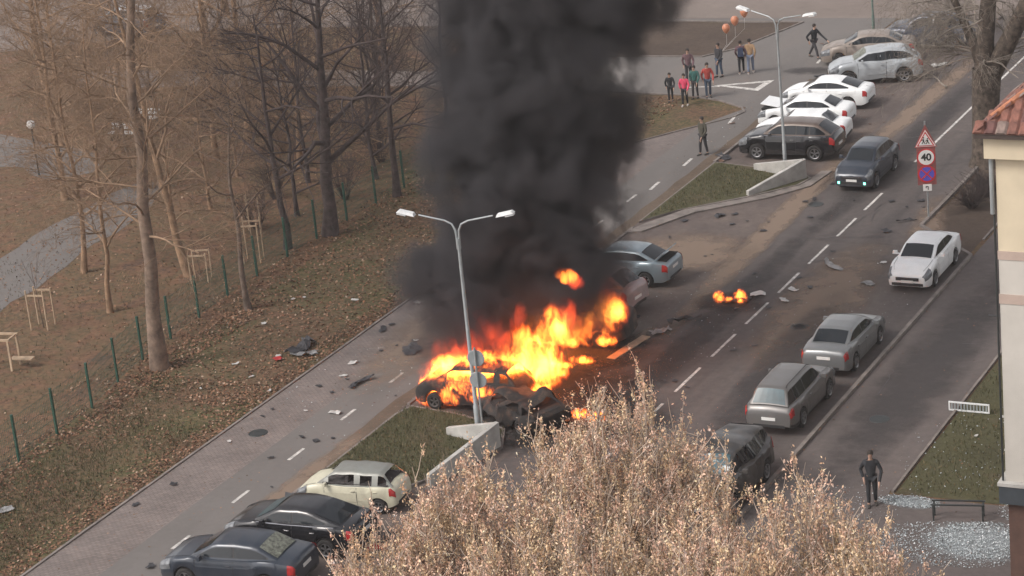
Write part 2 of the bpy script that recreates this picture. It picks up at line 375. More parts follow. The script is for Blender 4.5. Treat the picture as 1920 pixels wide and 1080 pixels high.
sheet('park_path', wob([(-84, 99), (-80.5, 97.5), (-78.1, 96.7), (-73.0, 95.3), (-70.6, 92.6), (-72.5, 90.6), (-75.3, 92.3), (-82, 92)], 0.15, 1.5, 8), -0.001, M['bike'])

def kerb(pts, w=0.13, h=0.12, mat='kerb'):
    """one kerb stone course along a polyline; each stone a metre long with open joints"""
    mb = MB()
    P2 = [Vector(p) for p in pts]
    for a, b in zip(P2[:-1], P2[1:]):
        L = (b - a).length; k = max(1, round(L)); ang = math.atan2(b.y - a.y, b.x - a.x)
        for j in range(k):
            c = a.lerp(b, (j + 0.5) / k)
            mb.box((c.x, c.y, h / 2 - 0.01 + rng.uniform(-0.006, 0.006)), (L / k - 0.012, w, h + 0.02), Matrix.Rotation(ang, 3, 'Z'))
    o = mb.build('kerb', M[mat]); tag(o, kind='structure'); return o
kerb([(-46.86, 40), (-46.86, 100.1), (-45.1, 102.8), (-43.5, 105.1), (-43.3, 106), (-43.7, 106.7), (-45.2, 107.7), (-47.4, 108.45), (-56, 108.7)], 0.09, 0.05)
kerb([(-41.62, 40), (-41.62, 62.5)], 0.12, 0.1); kerb([(-41.62, 69.5), (-41.62, 89)], 0.12, 0.06); kerb([(-41.62, 98), (-41.62, 110)], 0.13, 0.12)
kerb([(-27.05, 40), (-27.05, 88), (-30.0, 91.1), (-30.0, 121)], 0.14, 0.12)
kerb([(-23.2, 66.6), (-23.2, 120)], 0.09, 0.07); kerb([(-27.15, 90), (-27.15, 120)], 0.08, 0.05)
kerb([(-62, 114.5), (-49.3, 115.5), (-48.1, 117.2), (-46.5, 122.9), (-60, 122.3)], 0.1, 0.06)

# painted markings
for i in range(-4, 12):
    y = 61.2 + 3.5 * i
    if y > 93: break
    if 72 < y < 80: pass
    tag(sheet('lane_marking', wob([(-43.36, y - 0.5), (-43.24, y - 0.5), (-43.24, y + 0.5), (-43.36, y + 0.5)], 0.006, 0.3, i), 0.013, M['marking']), kind='structure')
y = 66.0
k = 0
while y < 96:
    a = 2.3; sheet('lane_marking', wob([(-32.99, y), (-32.88, y), (-32.88, y + a), (-32.99, y + a)], 0.007, 0.4, k), 0.005, M['marking']); y += 3.35; k += 1
sheet('lane_marking', wob([(-32.99, 99.5), (-32.88, 99.5), (-32.88, 121), (-32.99, 121)], 0.008, 0.6, 50), 0.005, M['marking'])
for x, yy, aa in ((-43.4, 104.6, 0.15), (-42.9, 115.4, 0.1), (-43.0, 94.5, 0.05), (-42.9, 98.0, 0.05), (-42.3, 119.2, 0)):
    m_ = MB(); m_.box((x, yy, 0.0135), (0.14, 1.1, 0.003), Matrix.Rotation(aa, 3, 'Z')); tag(m_.build('lane_marking', M['marking']), kind='structure')
# give-way triangle painted on the path
tri_o = [(-46.6, 110.3), (-43.9, 111.6), (-44.0, 109.6)]; cx = sum(p[0] for p in tri_o) / 3; cy = sum(p[1] for p in tri_o) / 3
tri_i = [(cx + (x - cx) * 0.62, cy + (yy - cy) * 0.55) for x, yy in tri_o]
obj('give_way_marking', [(x, yy, 0.012) for x, yy in tri_o + tri_i], [(0, 1, 4, 3), (1, 2, 5, 4), (2, 0, 3, 5)], M['marking'])['kind'] = 'structure'
m_ = MB(); m_.box((-47.0, 110.0, 0.012), (1.6, 0.12, 0.003), Matrix.Rotation(0.2, 3, 'Z')); tag(m_.build('lane_marking', M['marking']), kind='structure')
m_ = MB(); m_.box((-42.7, 118.2, 0.012), (2.0, 0.35, 0.003), Matrix.Rotation(0.05, 3, 'Z')); tag(m_.build('lane_marking', M['marking']), kind='structure')

# soot, dust and tyre streaks lying on the paving
def stain(name, cx, cy, rx, ry, z, mat, seed, ang=0):
    r = random.Random(seed); pts = []
    for k in range(26):
        a = 2 * math.pi * k / 26; q = 1 + 0.28 * (mnoise.noise(Vector((math.cos(a) * 1.7 + seed, math.sin(a) * 1.7, seed))) * 2) + r.uniform(-.07, .07)
        x, y_ = rx * q * math.cos(a), ry * q * math.sin(a)
        pts.append((cx + x * math.cos(ang) - y_ * math.sin(ang), cy + x * math.sin(ang) + y_ * math.cos(ang)))
    return sheet(name, pts, z, mat)
def soft_stain_mat(name, col, amount):
    m, n, l, b = newmat(name)
    tc = n.new('ShaderNodeTexCoord'); g = n.new('ShaderNodeNewGeometry')
    v = n.new('ShaderNodeVectorMath'); v.operation = 'LENGTH'; l.new(tc.outputs['Object'], v.inputs[0])
    nz = noise_n(n, l, g.outputs[0], 0.9, 7, 0.65)
    e = mathn(n, l, 'SUBTRACT', 1.0, v.outputs['Value']); e = mathn(n, l, 'MULTIPLY_ADD', nz, 1.6, mathn(n, l, 'SUBTRACT', e, 0.75))
    e = mathn(n, l, 'MULTIPLY', mathn(n, l, 'MULTIPLY', e, 1.5, clamp=True), amount)
    e = mathn(n, l, 'MULTIPLY', e, mathn(n, l, 'MULTIPLY', mathn(n, l, 'SUBTRACT', 1.0, v.outputs['Value'], clamp=True), 4.0, clamp=True))
    l.new(e, b.inputs['Alpha']); b.inputs['Base Color'].default_value = (*col, 1); b.inputs['Roughness'].default_value = 0.85
    return m
M['dust'] = soft_stain_mat('pale brown dust', (0.24, 0.175, 0.13), 0.75)
M['soot'] = soft_stain_mat('soot film', (0.016, 0.014, 0.014), 0.85)
M['wet'] = soft_stain_mat('dark damp film', (0.042, 0.038, 0.040), 0.55)
M['glassdust'] = soft_stain_mat('pale glass dust', (0.42, 0.46, 0.48), 0.6)
def disc(name, cx, cy, rx, ry, z, mat, ang=0):
    V = [(math.cos(2 * math.pi * k / 32), math.sin(2 * math.pi * k / 32), 0) for k in range(32)]
    o = obj(name, V, [tuple(range(32))], M[mat]); o.location = (cx, cy, z); o.scale = (rx, ry, 1); o.rotation_euler = (0, 0, ang); o['kind'] = 'structure'
    return o
disc('dust_film', -35.9, 90.5, 0.75, 16, 0.018, 'dust', 0.035); disc('dust_film', -35.4, 108, 0.7, 14, 0.018, 'dust', -0.02)
disc('dust_film', -38.2, 86.3, 3.2, 3.0, 0.022, 'dust'); disc('dust_film', -31.0, 82, 2.0, 8, 0.018, 'dust', 0.05)
disc('dust_film', -36.3, 76.3, 0.4, 2.6, 0.026, 'dust', -0.05); disc('dust_film', -29.5, 90, 0.9, 6, 0.022, 'dust', 0.2)
disc('dust_film', -44.0, 78, 2.2, 9, 0.018, 'dust'); disc('dust_film', -42.0, 60, 0.6, 10, 0.022, 'dust')
disc('soot_film', -37.6, 71.5, 4.2, 4.6, 0.030, 'soot'); disc('soot_film', -35.0, 69.5, 3.6, 3.2, 0.034, 'soot', 0.4)
disc('soot_film', -34.3, 81.4, 1.6, 1.3, 0.030, 'soot'); disc('soot_film', -38.2, 76, 3.6, 2.4, 0.038, 'soot')
disc('damp_film', -34.2, 78, 0.8, 17, 0.014, 'wet', 0.01); disc('damp_film', -34.0, 102, 0.9, 14, 0.014, 'wet'); disc('damp_film', -30.2, 75, 1.2, 9, 0.026, 'wet', 0.05)
disc('damp_film', -42.8, 113.4, 1.5, 0.9, 0.022, 'wet', 0.2); disc('damp_film', -25.2, 76, 1.6, 12, 0.014, 'wet')

# parking islands with their corner walls
def island(name, poly, z=0.1):
    me = mesh(name, [], []); 
    prism('island_kerb', poly, -0.01, z, M['kerb'], kind='structure')
    c = Vector((sum(p[0] for p in poly) / len(poly), sum(p[1] for p in poly) / len(poly)))
    inn = [tuple(c + (Vector(p) - c) * (1 - 0.13 / max(0.2, (Vector(p) - c).length))) for p in poly]
    sheet('island_grass', inn, z + 0.006, M['lawn'])
isl1 = [(-41.6, 62.6), (-38.2, 63.0), (-37.2, 65.0), (-36.6, 66.8), (-37.2, 68.2), (-39.2, 69.0), (-41.4, 69.3), (-41.6, 68.5)]
isl2 = [(-41.6, 89.6), (-40.6, 91.2), (-38.3, 93.4), (-36.7, 95.4), (-36.5, 96.4), (-37.2, 97.1), (-41.6, 98.0)]
island('island', isl1); island('island', isl2)
prism('island_apron', [(-41.7, 88.2), (-41.0, 88.5), (-39.8, 91.2), (-37.4, 93.6), (-36.2, 95.4), (-36.0, 97.6), (-36.45, 97.5), (-36.6, 95.7), (-37.6, 94.2), (-40.2, 91.8), (-41.3, 89.4)], -0.01, 0.07, M['kerb'], kind='structure')
def corner_wall(a, b, c, ha, hb, hc, label, th=0.17):
    """two tapering concrete arms meeting at corner b"""
    o = empty('concrete_wall', (b[0], b[1], 0), 0, label, 'wall', 'tapered concrete corner walls of the parking islands')
    for p, h in ((a, ha), (c, hc)):
        d = (Vector(p) - Vector(b)); n = Vector((-d.y, d.x)).normalized() * th / 2; e = d.normalized() * (th * 0.45)
        q = [(-n.x - e.x * 0, -n.y), (n.x, n.y), (d.x + n.x, d.y + n.y), (d.x - n.x, d.y - n.y)]
        if p is c: q[0] = (q[0][0] - e.x, q[0][1] - e.y); q[1] = (q[1][0] - e.x, q[1][1] - e.y)
        prism('wall_arm', q, 0.0 if p is a else -0.004, [hb, hb, h, h] if p is a else [hb + 0.003, hb + 0.003, h, h], M['concrete'], o, bevel=0.012)
    return o
corner_wall((-38.9, 67.3), (-36.75, 66.75), (-37.55, 63.4), 0.35, 0.95, 0.45, 'pale concrete corner wall in front of the tall lamp post and burning hatchback')
corner_wall((-39.4, 97.2), (-36.8, 96.3), (-38.35, 93.6), 0.35, 0.95, 0.3, 'pale concrete corner wall beside the black crossover')

# ------------------------------------------------------------------ grass, leaves and shards
nr = np.random.RandomState(5)
def scatter_quads(n, xr, yr, size, z0, z1, flat=0.5, keep=None, elong=1.0):
    x = nr.uniform(*xr, n); y = nr.uniform(*yr, n)
    if keep is not None:
        k = keep(x, y); x, y = x[k], y[k]; n = len(x)
    c = np.stack([x, y, nr.uniform(z0, z1, n)], 1)
    a = nr.uniform(0, 2 * np.pi, n); s = nr.uniform(size[0], size[1], n)
    u = np.stack([np.cos(a), np.sin(a), nr.normal(0, flat, n)], 1); u /= np.linalg.norm(u, axis=1)[:, None]
    v = np.stack([-np.sin(a), np.cos(a), nr.normal(0, flat, n)], 1); v /= np.linalg.norm(v, axis=1)[:, None]
    u *= (s * elong / 2)[:, None]; v *= (s / 2)[:, None]
    return np.stack([c - u, c - v * 0.7, c + u, c + v], 1)
def patchy(sc_, thr):
    def f(x, y):
        return np.array([mnoise.noise(Vector((a * sc_, b * sc_, 3.3))) + random.Random(int(a * 977 + b * 131)).uniform(-.25, .25) > thr for a, b in zip(x, y)])
    return f
A = np.concatenate([scatter_quads(9000, (-52.6, -46.95), (50, 70), (0.05, 0.13), 0.0, 0.04, keep=patchy(0.35, -0.1)),
                    scatter_quads(3500, (-53.3, -52.0), (50, 78), (0.06, 0.14), 0.0, 0.06), scatter_quads(3500, (-47.9, -46.95), (50, 85), (0.05, 0.12), 0.0, 0.05), scatter_quads(14000, (-55, -46.95), (68, 108), (0.06, 0.14), 0.0, 0.04),
                    scatter_quads(16000, (-85, -53), (56, 112), (0.06, 0.13), 0.0, 0.05, keep=lambda x, y: (y > 74) | (x > -55) | (nr.rand(len(x)) < .3)),
                    scatter_quads(700, (-46.8, -41.6), (52, 112), (0.04, 0.09), 0.012, 0.02, 0.15),
                    scatter_quads(500, (-27, -10), (60, 100), (0.04, 0.1), 0.01, 0.03, 0.2)])
o = link('fallen_leaves', quads_mesh('fallen_leaves', A), M['fallen']); tag(o, 'brown and orange fallen leaves lying under the bare trees and on the verge', 'leaves', kind='stuff')
def blades(n, xr, yr, keep=None, h=(0.04, 0.12)):
    x = nr.uniform(*xr, n); y = nr.uniform(*yr, n)
    if keep is not None: k = keep(x, y); x, y = x[k], y[k]; n = len(x)
    a = nr.uniform(0, 2 * np.pi, n); w_ = nr.uniform(.008, .02, n); hh = nr.uniform(*h, n); lx = nr.normal(0, .03, n); ly = nr.normal(0, .03, n)
    b0 = np.stack([x - w_ * np.cos(a), y - w_ * np.sin(a), 0 * x + .0], 1); b1 = np.stack([x + w_ * np.cos(a), y + w_ * np.sin(a), 0 * x], 1)
    t1 = np.stack([x + lx + w_ * .3, y + ly, hh], 1); t0 = np.stack([x + lx - w_ * .3, y + ly, hh], 1)
    return np.stack([b0, b1, t1, t0], 1)
def in_poly(poly):
    P_ = np.array(poly)
    def f(x, y):
        c = np.zeros(len(x), bool)
        for i in range(len(P_)):
            (x1, y1), (x2, y2) = P_[i], P_[(i + 1) % len(P_)]
            c ^= ((y1 > y) != (y2 > y)) & (x < (x2 - x1) * (y - y1) / (y2 - y1 + 1e-9) + x1)
        return c
    return f
A = np.concatenate([blades(22000, (-52.0, -47.8), (50, 70), patchy(0.3, 0.0)), blades(9000, (-85, -53), (56, 80)),
                    blades(12000, (-23, -15), (66.8, 88))])
A2 = np.concatenate([blades(7000, (-41.5, -36.8), (62.8, 69.2), in_poly([(a * .985 - .6, b) for a, b in isl1])), blades(5000, (-41.5, -36.8), (90, 98), in_poly([(-41.4, 90.2), (-38.5, 93.8), (-37.1, 96.2), (-41.4, 97.8)]))]); A2[:, :, 2] += .1
o = link('grass', quads_mesh('grass', np.concatenate([A, A2])), M['blade']); tag(o, 'short winter grass growing on the verge, lawn and parking islands', 'grass', kind='stuff')
def shard_patch(n, cx, cy, rx, ry):
    r = np.sqrt(nr.rand(n)); a = nr.uniform(0, 6.283, n); q = scatter_quads(n, (0, 1), (0, 1), (0.015, 0.065), 0.012, 0.04, 0.4)
    cc = q.mean(1); new = np.stack([cx + rx * r * np.cos(a) * nr.uniform(.8, 1.1, n), cy + ry * r * np.sin(a), cc[:, 2]], 1)
    return q - cc[:, None] + new[:, None]
A = np.concatenate([shard_patch(1500, -22.5, 66.1, 1.0, .42), shard_patch(4200, -19.6, 64.1, 1.6, 1.2), shard_patch(2200, -20.4, 63.6, 2.4, 1.5), shard_patch(500, -19.0, 66.2, 0.9, 0.7), shard_patch(900, -21.0, 63.2, 2.4, 1.2),
                    shard_patch(250, -22.1, 61.5, .35, .25), shard_patch(260, -22, 70, 2.0, 4), shard_patch(250, -24, 65.5, 1.5, 1.5)])
o = link('shattered_glass', quads_mesh('shattered_glass', A), M['shard']); tag(o, 'glittering shattered window glass spread over the paving below the building', 'glass', kind='stuff')
A = np.concatenate([shard_patch(260, -36, 78, 4, 7), shard_patch(300, -43, 72, 4, 6), shard_patch(220, -38, 61, 4, 4), shard_patch(150, -30, 84, 2.5, 6), shard_patch(130, -40, 104, 4, 5)]) * 1.0
o = link('glass_grit', quads_mesh('glass_grit', A), M['shard']); tag(o, 'fine pale grit of glass and plastic strewn over road and bays', 'debris', kind='stuff')

# ------------------------------------------------------------------ cars
def interp(pts, y):
    if y <= pts[0][0]: return pts[0][1]
    for (a, b), (c, d) in zip(pts[:-1], pts[1:]):
        if y <= c: return b + (d - b) * (y - a) / (c - a + 1e-9)
    return pts[-1][1]

SPEC = {
 'sedan': dict(L=4.60, W=1.80, H=1.48, nose=0.82, cowl=1.03, yc=1.16, wt=0.42, rt=-1.05, rb=-1.72, deck=1.10, tail=1.05, wb=2.70, R=0.325, foh=0.92),
 'fastback': dict(L=4.60, W=1.82, H=1.45, nose=0.80, cowl=1.02, yc=1.16, wt=0.40, rt=-0.85, rb=-1.85, deck=1.08, tail=1.04, wb=2.70, R=0.33, foh=0.92),
 'hatch': dict(L=3.95, W=1.68, H=1.52, nose=0.86, cowl=1.05, yc=1.15, wt=0.52, rt=-1.50, rb=-1.86, deck=1.06, tail=0.95, wb=2.50, R=0.30, foh=0.76),
 'wagon': dict(L=4.65, W=1.84, H=1.68, nose=0.92, cowl=1.13, yc=1.08, wt=0.48, rt=-1.88, rb=-2.20, deck=1.12, tail=1.02, wb=2.70, R=0.36, foh=0.90),
 'crossover': dict(L=4.45, W=1.86, H=1.64, nose=0.94, cowl=1.14, yc=1.08, wt=0.42, rt=-1.40, rb=-2.05, deck=1.16, tail=1.06, wb=2.66, R=0.37, foh=0.88),
}
def wheel_meshes():
    t = MB(); t.lathe([(0.56, 0.085), (0.62, 0.10), (0.86, 0.105), (0.97, 0.085), (1.0, 0.04), (1.0, -0.04), (0.97, -0.085), (0.86, -0.105), (0.62, -0.10), (0.0001, -0.09)], 28, 'x')
    tm = mesh('tyre', t.V, t.F); tm.materials.append(M['tyre']); fix_normals(tm)
    tm.polygons.foreach_set('use_smooth', [True] * len(tm.polygons))
    out = {}
    for nm, mat in (('rim', M['rim']), ('burnt', M['rim_burnt'])):
        r = MB(); r.lathe([(0.0001, 0.055), (0.13, 0.06), (0.15, 0.03)], 12, 'x')
        for k in range(5):
            a = 2 * math.pi * k / 5
            for da in (-0.13, 0.13):
                m_ = Matrix.Rotation(a + da, 3, 'X')
                r.box(m_ @ Vector((0.05, 0, 0.33)), (0.03, 0.085, 0.46), m_)
        r.lathe([(0.54, 0.0), (0.54, 0.08), (0.62, 0.095), (0.62, 0.0)], 28, 'x')
        rm = mesh('rim_' + nm, r.V, r.F); rm.materials.append(mat); fix_normals(rm); out[nm] = rm
    b = MB(); b.lathe([(0.0001, 0.0), (0.55, 0.0)], 20, 'x'); bmh = mesh('brake_disc', b.V, b.F); bmh.materials.append(M['under'])
    return tm, out, bmh
TYRE, RIMS, BRAKE = wheel_meshes()

def make_car(name, x, y, head, spec, col, label, cat='car', group=None, damage=0.0, dseed=1, burnt=False, roofcol=None,
             windows='glass', front_glass=None, rear_glass=None, side_cladding=False, chrome=False, lights_on=False, wheels=True,
             lit_rear=True, hood_open=0.0, trunk_open=0.0, two_row=False, tilt=(0, 0), z=0.0, roof_rails=False, crush=None, rims='rim', open_side=False, scale=1.0):
    s = dict(SPEC[spec]); L, W, H = s['L'], s['W'], s['H']; hl = L / 2
    pm = M['char'] if burnt else P[col]; rfm = M['char'] if burnt else (P[roofcol] if roofcol else pm)
    root = empty(name, (x, y, z), R_(head), label, cat, group)
    root.rotation_euler = (R_(tilt[0]), R_(tilt[1]), R_(head))
    root.scale = (scale, scale, scale)
    fa = hl - s['foh']; ra = fa - s['wb']; R = s['R']; Ra = R + 0.055
    top = [(-hl, s['tail'] - 0.16), (-hl + 0.04, s['tail'] - 0.05), (-hl + 0.12, s['tail']), (s['rb'] + 0.0, s['deck']), (s['yc'], s['cowl']),
           (s['yc'] + (hl - s['yc']) * 0.5, s['cowl'] - (s['cowl'] - s['nose']) * 0.38), (hl - 0.22, s['nose']), (hl - 0.07, s['nose'] - 0.09), (hl, s['nose'] - 0.17)]
    if s['rb'] < -hl + 0.3: top[2] = (-hl + 0.12, s['deck'] - 0.05); top[1] = (-hl + 0.04, s['deck'] - 0.12); top[0] = (-hl, s['deck'] - 0.22)
    wid = [(-hl, 0.86), (-hl + 0.05, 0.92), (-hl + 0.16, 0.95), (-hl + 0.5, 0.985), (-0.3, 1.0), (hl - 0.9, 0.985), (hl - 0.4, 0.955), (hl - 0.16, 0.91), (hl - 0.05, 0.84), (hl, 0.76)]
    bot = [(-hl, 0.36), (-hl + 0.25, 0.24), (hl - 0.25, 0.20), (hl, 0.26)]
    if spec in ('wagon', 'crossover'): bot = [(a, b + 0.05) for a, b in bot]
    def dmg(p):
        if damage <= 0: return p
        q = Vector(p); k = mnoise.noise_vector(q * 1.6 + Vector((dseed * 7.1, 0, 0))); k2 = mnoise.noise_vector(q * 4.5 + Vector((dseed * 3.1, 5, 0)))
        q = q + k * damage * 0.22 + k2 * damage * 0.07
        if crush: q.z = 0.25 + (q.z - 0.25) * (1 - crush * min(1, max(0, (q.z - 0.25)) * 1.4) * (0.6 + 0.5 * mnoise.noise(Vector((q.x * .9, q.y * .9, dseed)))))
        return q
    FR = [0, 0.02, 0.28, 0.56, 0.80, 0.94, 1.0, 1.0]; WX = [0.86, 0.965, 1.0, 1.0, 0.985, 0.935, 0.78, 0.0]
    def section(yy):
        w_ = W / 2 * interp(wid, yy); zt = interp(top, yy); zu = interp(bot, yy)
        for ax in (fa, ra):
            if abs(yy - ax) < Ra: zu = max(zu, R + math.sqrt(Ra * Ra - (yy - ax) ** 2))
        pts = [(0, zu)]
        for f, wx in zip(FR, WX):
            zz = zu + (zt - zu) * f
            if f >= 1 and wx == 0: zz += 0.03
            if f >= 1 and wx > 0: zz -= 0.0
            pts.append((w_ * wx, zz))
        return pts
    def surf(yy, q):
        pts = section(yy); i = min(int(q), len(pts) - 2); t = q - i
        return (pts[i][0] + (pts[i + 1][0] - pts[i][0]) * t, pts[i][1] + (pts[i + 1][1] - pts[i][1]) * t)
    ys = sorted(set([round(-hl + 0.1 * i, 3) for i in range(int(L / 0.1) + 1)] + [-hl, -hl + 0.03, hl, hl - 0.03, hl - 0.07, hl - 0.14] +
                    [round(ax + sgn * Ra * math.cos(t), 3) for ax in (fa, ra) for sgn in (-1, 1) for t in (0.0, 0.35, 0.7, 1.0, 1.3)] + [ax + sg * (Ra + 0.004) for ax in (fa, ra) for sg in (-1, 1)]))
    V, F, mi = [], [], []; npt = 9
    for yy in ys:
        sp = section(yy); ring = [(px, yy, pz) for px, pz in sp] + [(-px, yy, pz) for px, pz in reversed(sp[1:-1])]
        V += [dmg(p) for p in ring]
    n = len(ring)
    for i in range(len(ys) - 1):
        for k in range(n):
            a, b = i * n + k, i * n + (k + 1) % n
            F.append((a, a + n, b + n, b)); mi.append(1 if k in (0, n - 1) else 0)
    F.append(tuple(range(n))); mi.append(0); F.append(tuple(reversed(range((len(ys) - 1) * n, len(ys) * n)))); mi.append(0)
    me = mesh('body', V, F, mi); fix_normals(me); body = link('body', me, [pm, M['under']], root, True)
    # greenhouse
    belt = lambda yy: interp(top, yy)
    zb0 = min(s['cowl'], s['deck']) - 0.03
    roof = [(s['rb'], s['deck']), (s['rt'] - (s['rt'] - s['rb']) * 0.06, H - 0.075), (s['rt'] + 0.15, H - 0.03), (s['wt'] - 0.75, H), (s['wt'] - 0.15, H - 0.03), (s['wt'] + (s['yc'] - s['wt']) * 0.05, H - 0.075), (s['yc'], s['cowl'])]
    ym = (s['yc'] + s['rb']) / 2; hy = (s['yc'] - s['rb']) / 2
    def xs(yy, z_): return W / 2 * 0.915 * (1 - 0.10 * abs((yy - ym) / hy) ** 3) - (z_ - 0.95) * 0.36
    gy = sorted(set([round(s['rb'] + (s['yc'] - s['rb']) * i / 26, 3) for i in range(27)] + [p[0] for p in roof]))
    bars = [ (s['wt'] + s['rt']) / 2 + 0.02 ]
    if spec in ('wagon', 'crossover', 'hatch'): bars.append(s['rt'] + 0.32)
    holes = windows == 'open'
    V, F, mi = [], [], []
    for yy in gy:
        zr = interp(roof, yy); zz = max(zr, zb0 + 0.005)
        c = [(xs(yy, zb0), zb0), (xs(yy, zb0 + (zz - zb0) * 0.12), zb0 + (zz - zb0) * 0.12), (xs(yy, zb0 + (zz - zb0) * 0.82), zb0 + (zz - zb0) * 0.82), (xs(yy, zz) - 0.015, zz - min(0.03, (zz - zb0) * .1)), (xs(yy, zz) - 0.07, zz), (xs(yy, zz) * 0.5, zz + 0.022), (0, zz + 0.03)]
        ring = [(a, yy, b) for a, b in c] + [(-a, yy, b) for a, b in reversed(c[:-1])]; V += [dmg(p) for p in ring]
    n = len(ring)
    for i in range(len(gy) - 1):
        y0, y1 = gy[i], gy[i + 1]; mid = (y0 + y1) / 2; steep_f = mid > s['wt'] + 0.02; steep_r = mid < s['rt'] - 0.02
        for k in range(n - 1):
            side = k in (1, n - 3); topk = 4 <= k <= n - 6
            if holes and side and s['rt'] - 0.15 < mid < s['wt'] + 0.15 and all(abs(mid - b_) > 0.09 for b_ in bars): continue
            if holes and topk and (steep_f or steep_r): continue
            a = i * n + k; F.append((a, a + n, a + n + 1, a + 1)); mi.append(0)
    me = mesh('roof', V, F, mi); fix_normals(me); link('roof', me, [rfm], root, True)
    # glass
    def grid(rows, nm, mat, par=root):
        V_, F_ = [], []; m_ = len(rows[0])
        for r_ in rows: V_ += [dmg(p) for p in r_]
        for i in range(len(rows) - 1):
            for k in range(m_ - 1): F_.append((i * m_ + k, i * m_ + k + 1, (i + 1) * m_ + k + 1, (i + 1) * m_ + k))
        me_ = mesh(nm, V_, F_); return link(nm, me_, mat, par)
    if windows != 'open':
        gm = M[windows]
        for nm, ya, yb, gmat in (('windscreen', s['yc'], s['wt'], M[front_glass] if front_glass else gm), ('rear_window', s['rb'], s['rt'], M[rear_glass] if rear_glass else gm)):
            rows = []; dn = 1 if ya > yb else -1
            for i in range(6):
                t = 0.07 + 0.86 * i / 5; yy = ya + (yb - ya) * t
                zz = interp(roof, yy)
                zlin = (s['cowl'] if dn > 0 else s['deck']) * (1 - t) + (H - 0.06) * t; zz = min(max(zz, zlin), H)
                xw = xs(yy, zz) - 0.085
                rows.append([(xw * u, yy + dn * (0.012), zz + 0.030 * (1 - u * u) * 1.0 + 0.012) for u in (-1, -.6, -.2, .2, .6, 1)])
            grid(rows, nm, gmat)
        segs = []; lo, hi = s['rb'] + 0.10, s['yc'] - 0.06; cut = [lo] + sorted([b_ for b_ in bars]) + [hi]
        for a, b in zip(cut[:-1], cut[1:]): segs.append((a + (0.035 if a != lo else 0), b - (0.035 if b != hi else 0)))
        for sx in (-1, 1):
            rows = []
            for i in range(15):
                yy = lo + (hi - lo) * i / 14; zlo = belt(yy) + 0.022; zhi = min(H - 0.092, interp(roof, yy) - 0.09)
                if zhi > zlo + 0.01: rows.append([(sx * (xs(yy, zlo) + 0.005), yy, zlo), (sx * (xs(yy, zhi) + 0.005), yy, zhi)])
            grid(rows, 'window_frame', M['trimblack'])
            for a, b in segs:
                rows = []
                for i in range(11):
                    yy = a + (b - a) * i / 10; zlo = max(belt(yy) + 0.03, s['cowl'] + 0.01 if False else belt(yy) + 0.03)
                    slant = interp(roof, yy); zhi = min(H - 0.10, slant - 0.10)
                    if zhi < zlo + 0.02: zhi = zlo + 0.004 if rows or True else zlo
                    rows.append([(sx * (xs(yy, zlo) + 0.010), yy, zlo), (sx * (xs(yy, zhi) + 0.010), yy, zhi)])
                rows = [r_ for r_ in rows if r_[1][2] - r_[0][2] > 0.01]
                if len(rows) > 2: grid(rows, 'window', gm)
    else:
        inn = MB(); inn.box((0, (s['wt'] + s['rt']) / 2 + .1, max(s['cowl'], s['deck']) + 0.035), (W * 0.84, (s['wt'] - s['rt']) + 0.55, 0.05))
        for sx in (-.38, .38):
            for yy in (s['wt'] - 0.55, s['rt'] + 0.45): inn.box((sx, yy, 1.20), (0.42, 0.12, 0.30), Matrix.Rotation(0.25, 3, 'X'))
        if not burnt: inn.build('seats', M['interior'], root)
        if not burnt:
            rows = [[((xs(0, 1.0) - .1) * u, s['rb'] + .06 + (s['rt'] - s['rb']) * t, s['deck'] + .03 + (H - .08 - s['deck']) * t) for u in (-1, 0, 1)] for t in (0, .5, 1)]
    # patches that follow the body
    def patch(nm, y0, y1, q0, q1, mat, off=0.010, both=True, ny=7, nq=4, par=root):
        out = []
        for sx in ((-1, 1) if both else (1,)):
            rows = []
            for i in range(ny):
                yy = y0 + (y1 - y0) * i / (ny - 1); r_ = []
                for j in range(nq):
                    q = q0 + (q1 - q0) * j / (nq - 1); px, pz = surf(yy, q)
                    nose_out = off * (1 if yy > 0 else -1) if abs(yy) > hl - 0.25 else 0
                    r_.append((sx * (px + off * (1 if q < 5.6 else 0.5)), yy + nose_out, pz + (off if q > 4.8 else 0)))
                rows.append(r_)
            out.append(grid(rows, nm, mat, par))
        return out
    if not burnt:
        yB = bars[0]
        dp = patch('door', yB + 0.01, min(s['yc'] - 0.02, fa - Ra - 0.03), 1.6, 5.9, pm, 0.007, ny=6) + patch('door', max(ra + Ra * 0.55, s['rt'] - 0.25), yB - 0.02, 1.9, 5.9, pm, 0.007, ny=6)
        for d_, yy in zip(dp, (yB + 0.16, yB + 0.16, yB - 0.72, yB - 0.72)):
            sx = 1 if sum(v.co.x for v in d_.data.vertices) > 0 else -1
            MB().box((sx * (W / 2 * 0.985 + 0.02), yy, s['cowl'] - 0.17), (0.03, 0.16, 0.03)).build('door_handle', M['chrome'] if chrome else pm, d_)
        patch('seam', yB - 0.012, yB + 0.004, 2.0, 5.9, M['trimblack'], 0.010, ny=2)
        patch('seam', min(s['yc'] - 0.02, fa - Ra - 0.03), min(s['yc'] - 0.02, fa - Ra - 0.03) + 0.018, 2.0, 5.9, M['trimblack'], 0.008, ny=2)
        patch('headlight', hl - 0.46, hl - 0.015, 4.1, 6.6, M['lamp_clear'], 0.016, ny=8)
        patch('taillight', -hl + 0.01, -hl + 0.24, 4.1, 5.9, M['lamp_red'], 0.016, ny=6)
        patch('sill_trim', ra + Ra + 0.03, fa - Ra - 0.03, 1.3, 2.3 if side_cladding else 1.7, M['trimblack'], 0.012, ny=3)
        if side_cladding:
            patch('bumper_trim', -hl + 0.02, ra - Ra - 0.02, 1.3, 2.6, M['trimblack'], 0.012); patch('bumper_trim', fa + Ra + 0.02, hl - 0.03, 1.3, 2.6, M['trimblack'], 0.012)
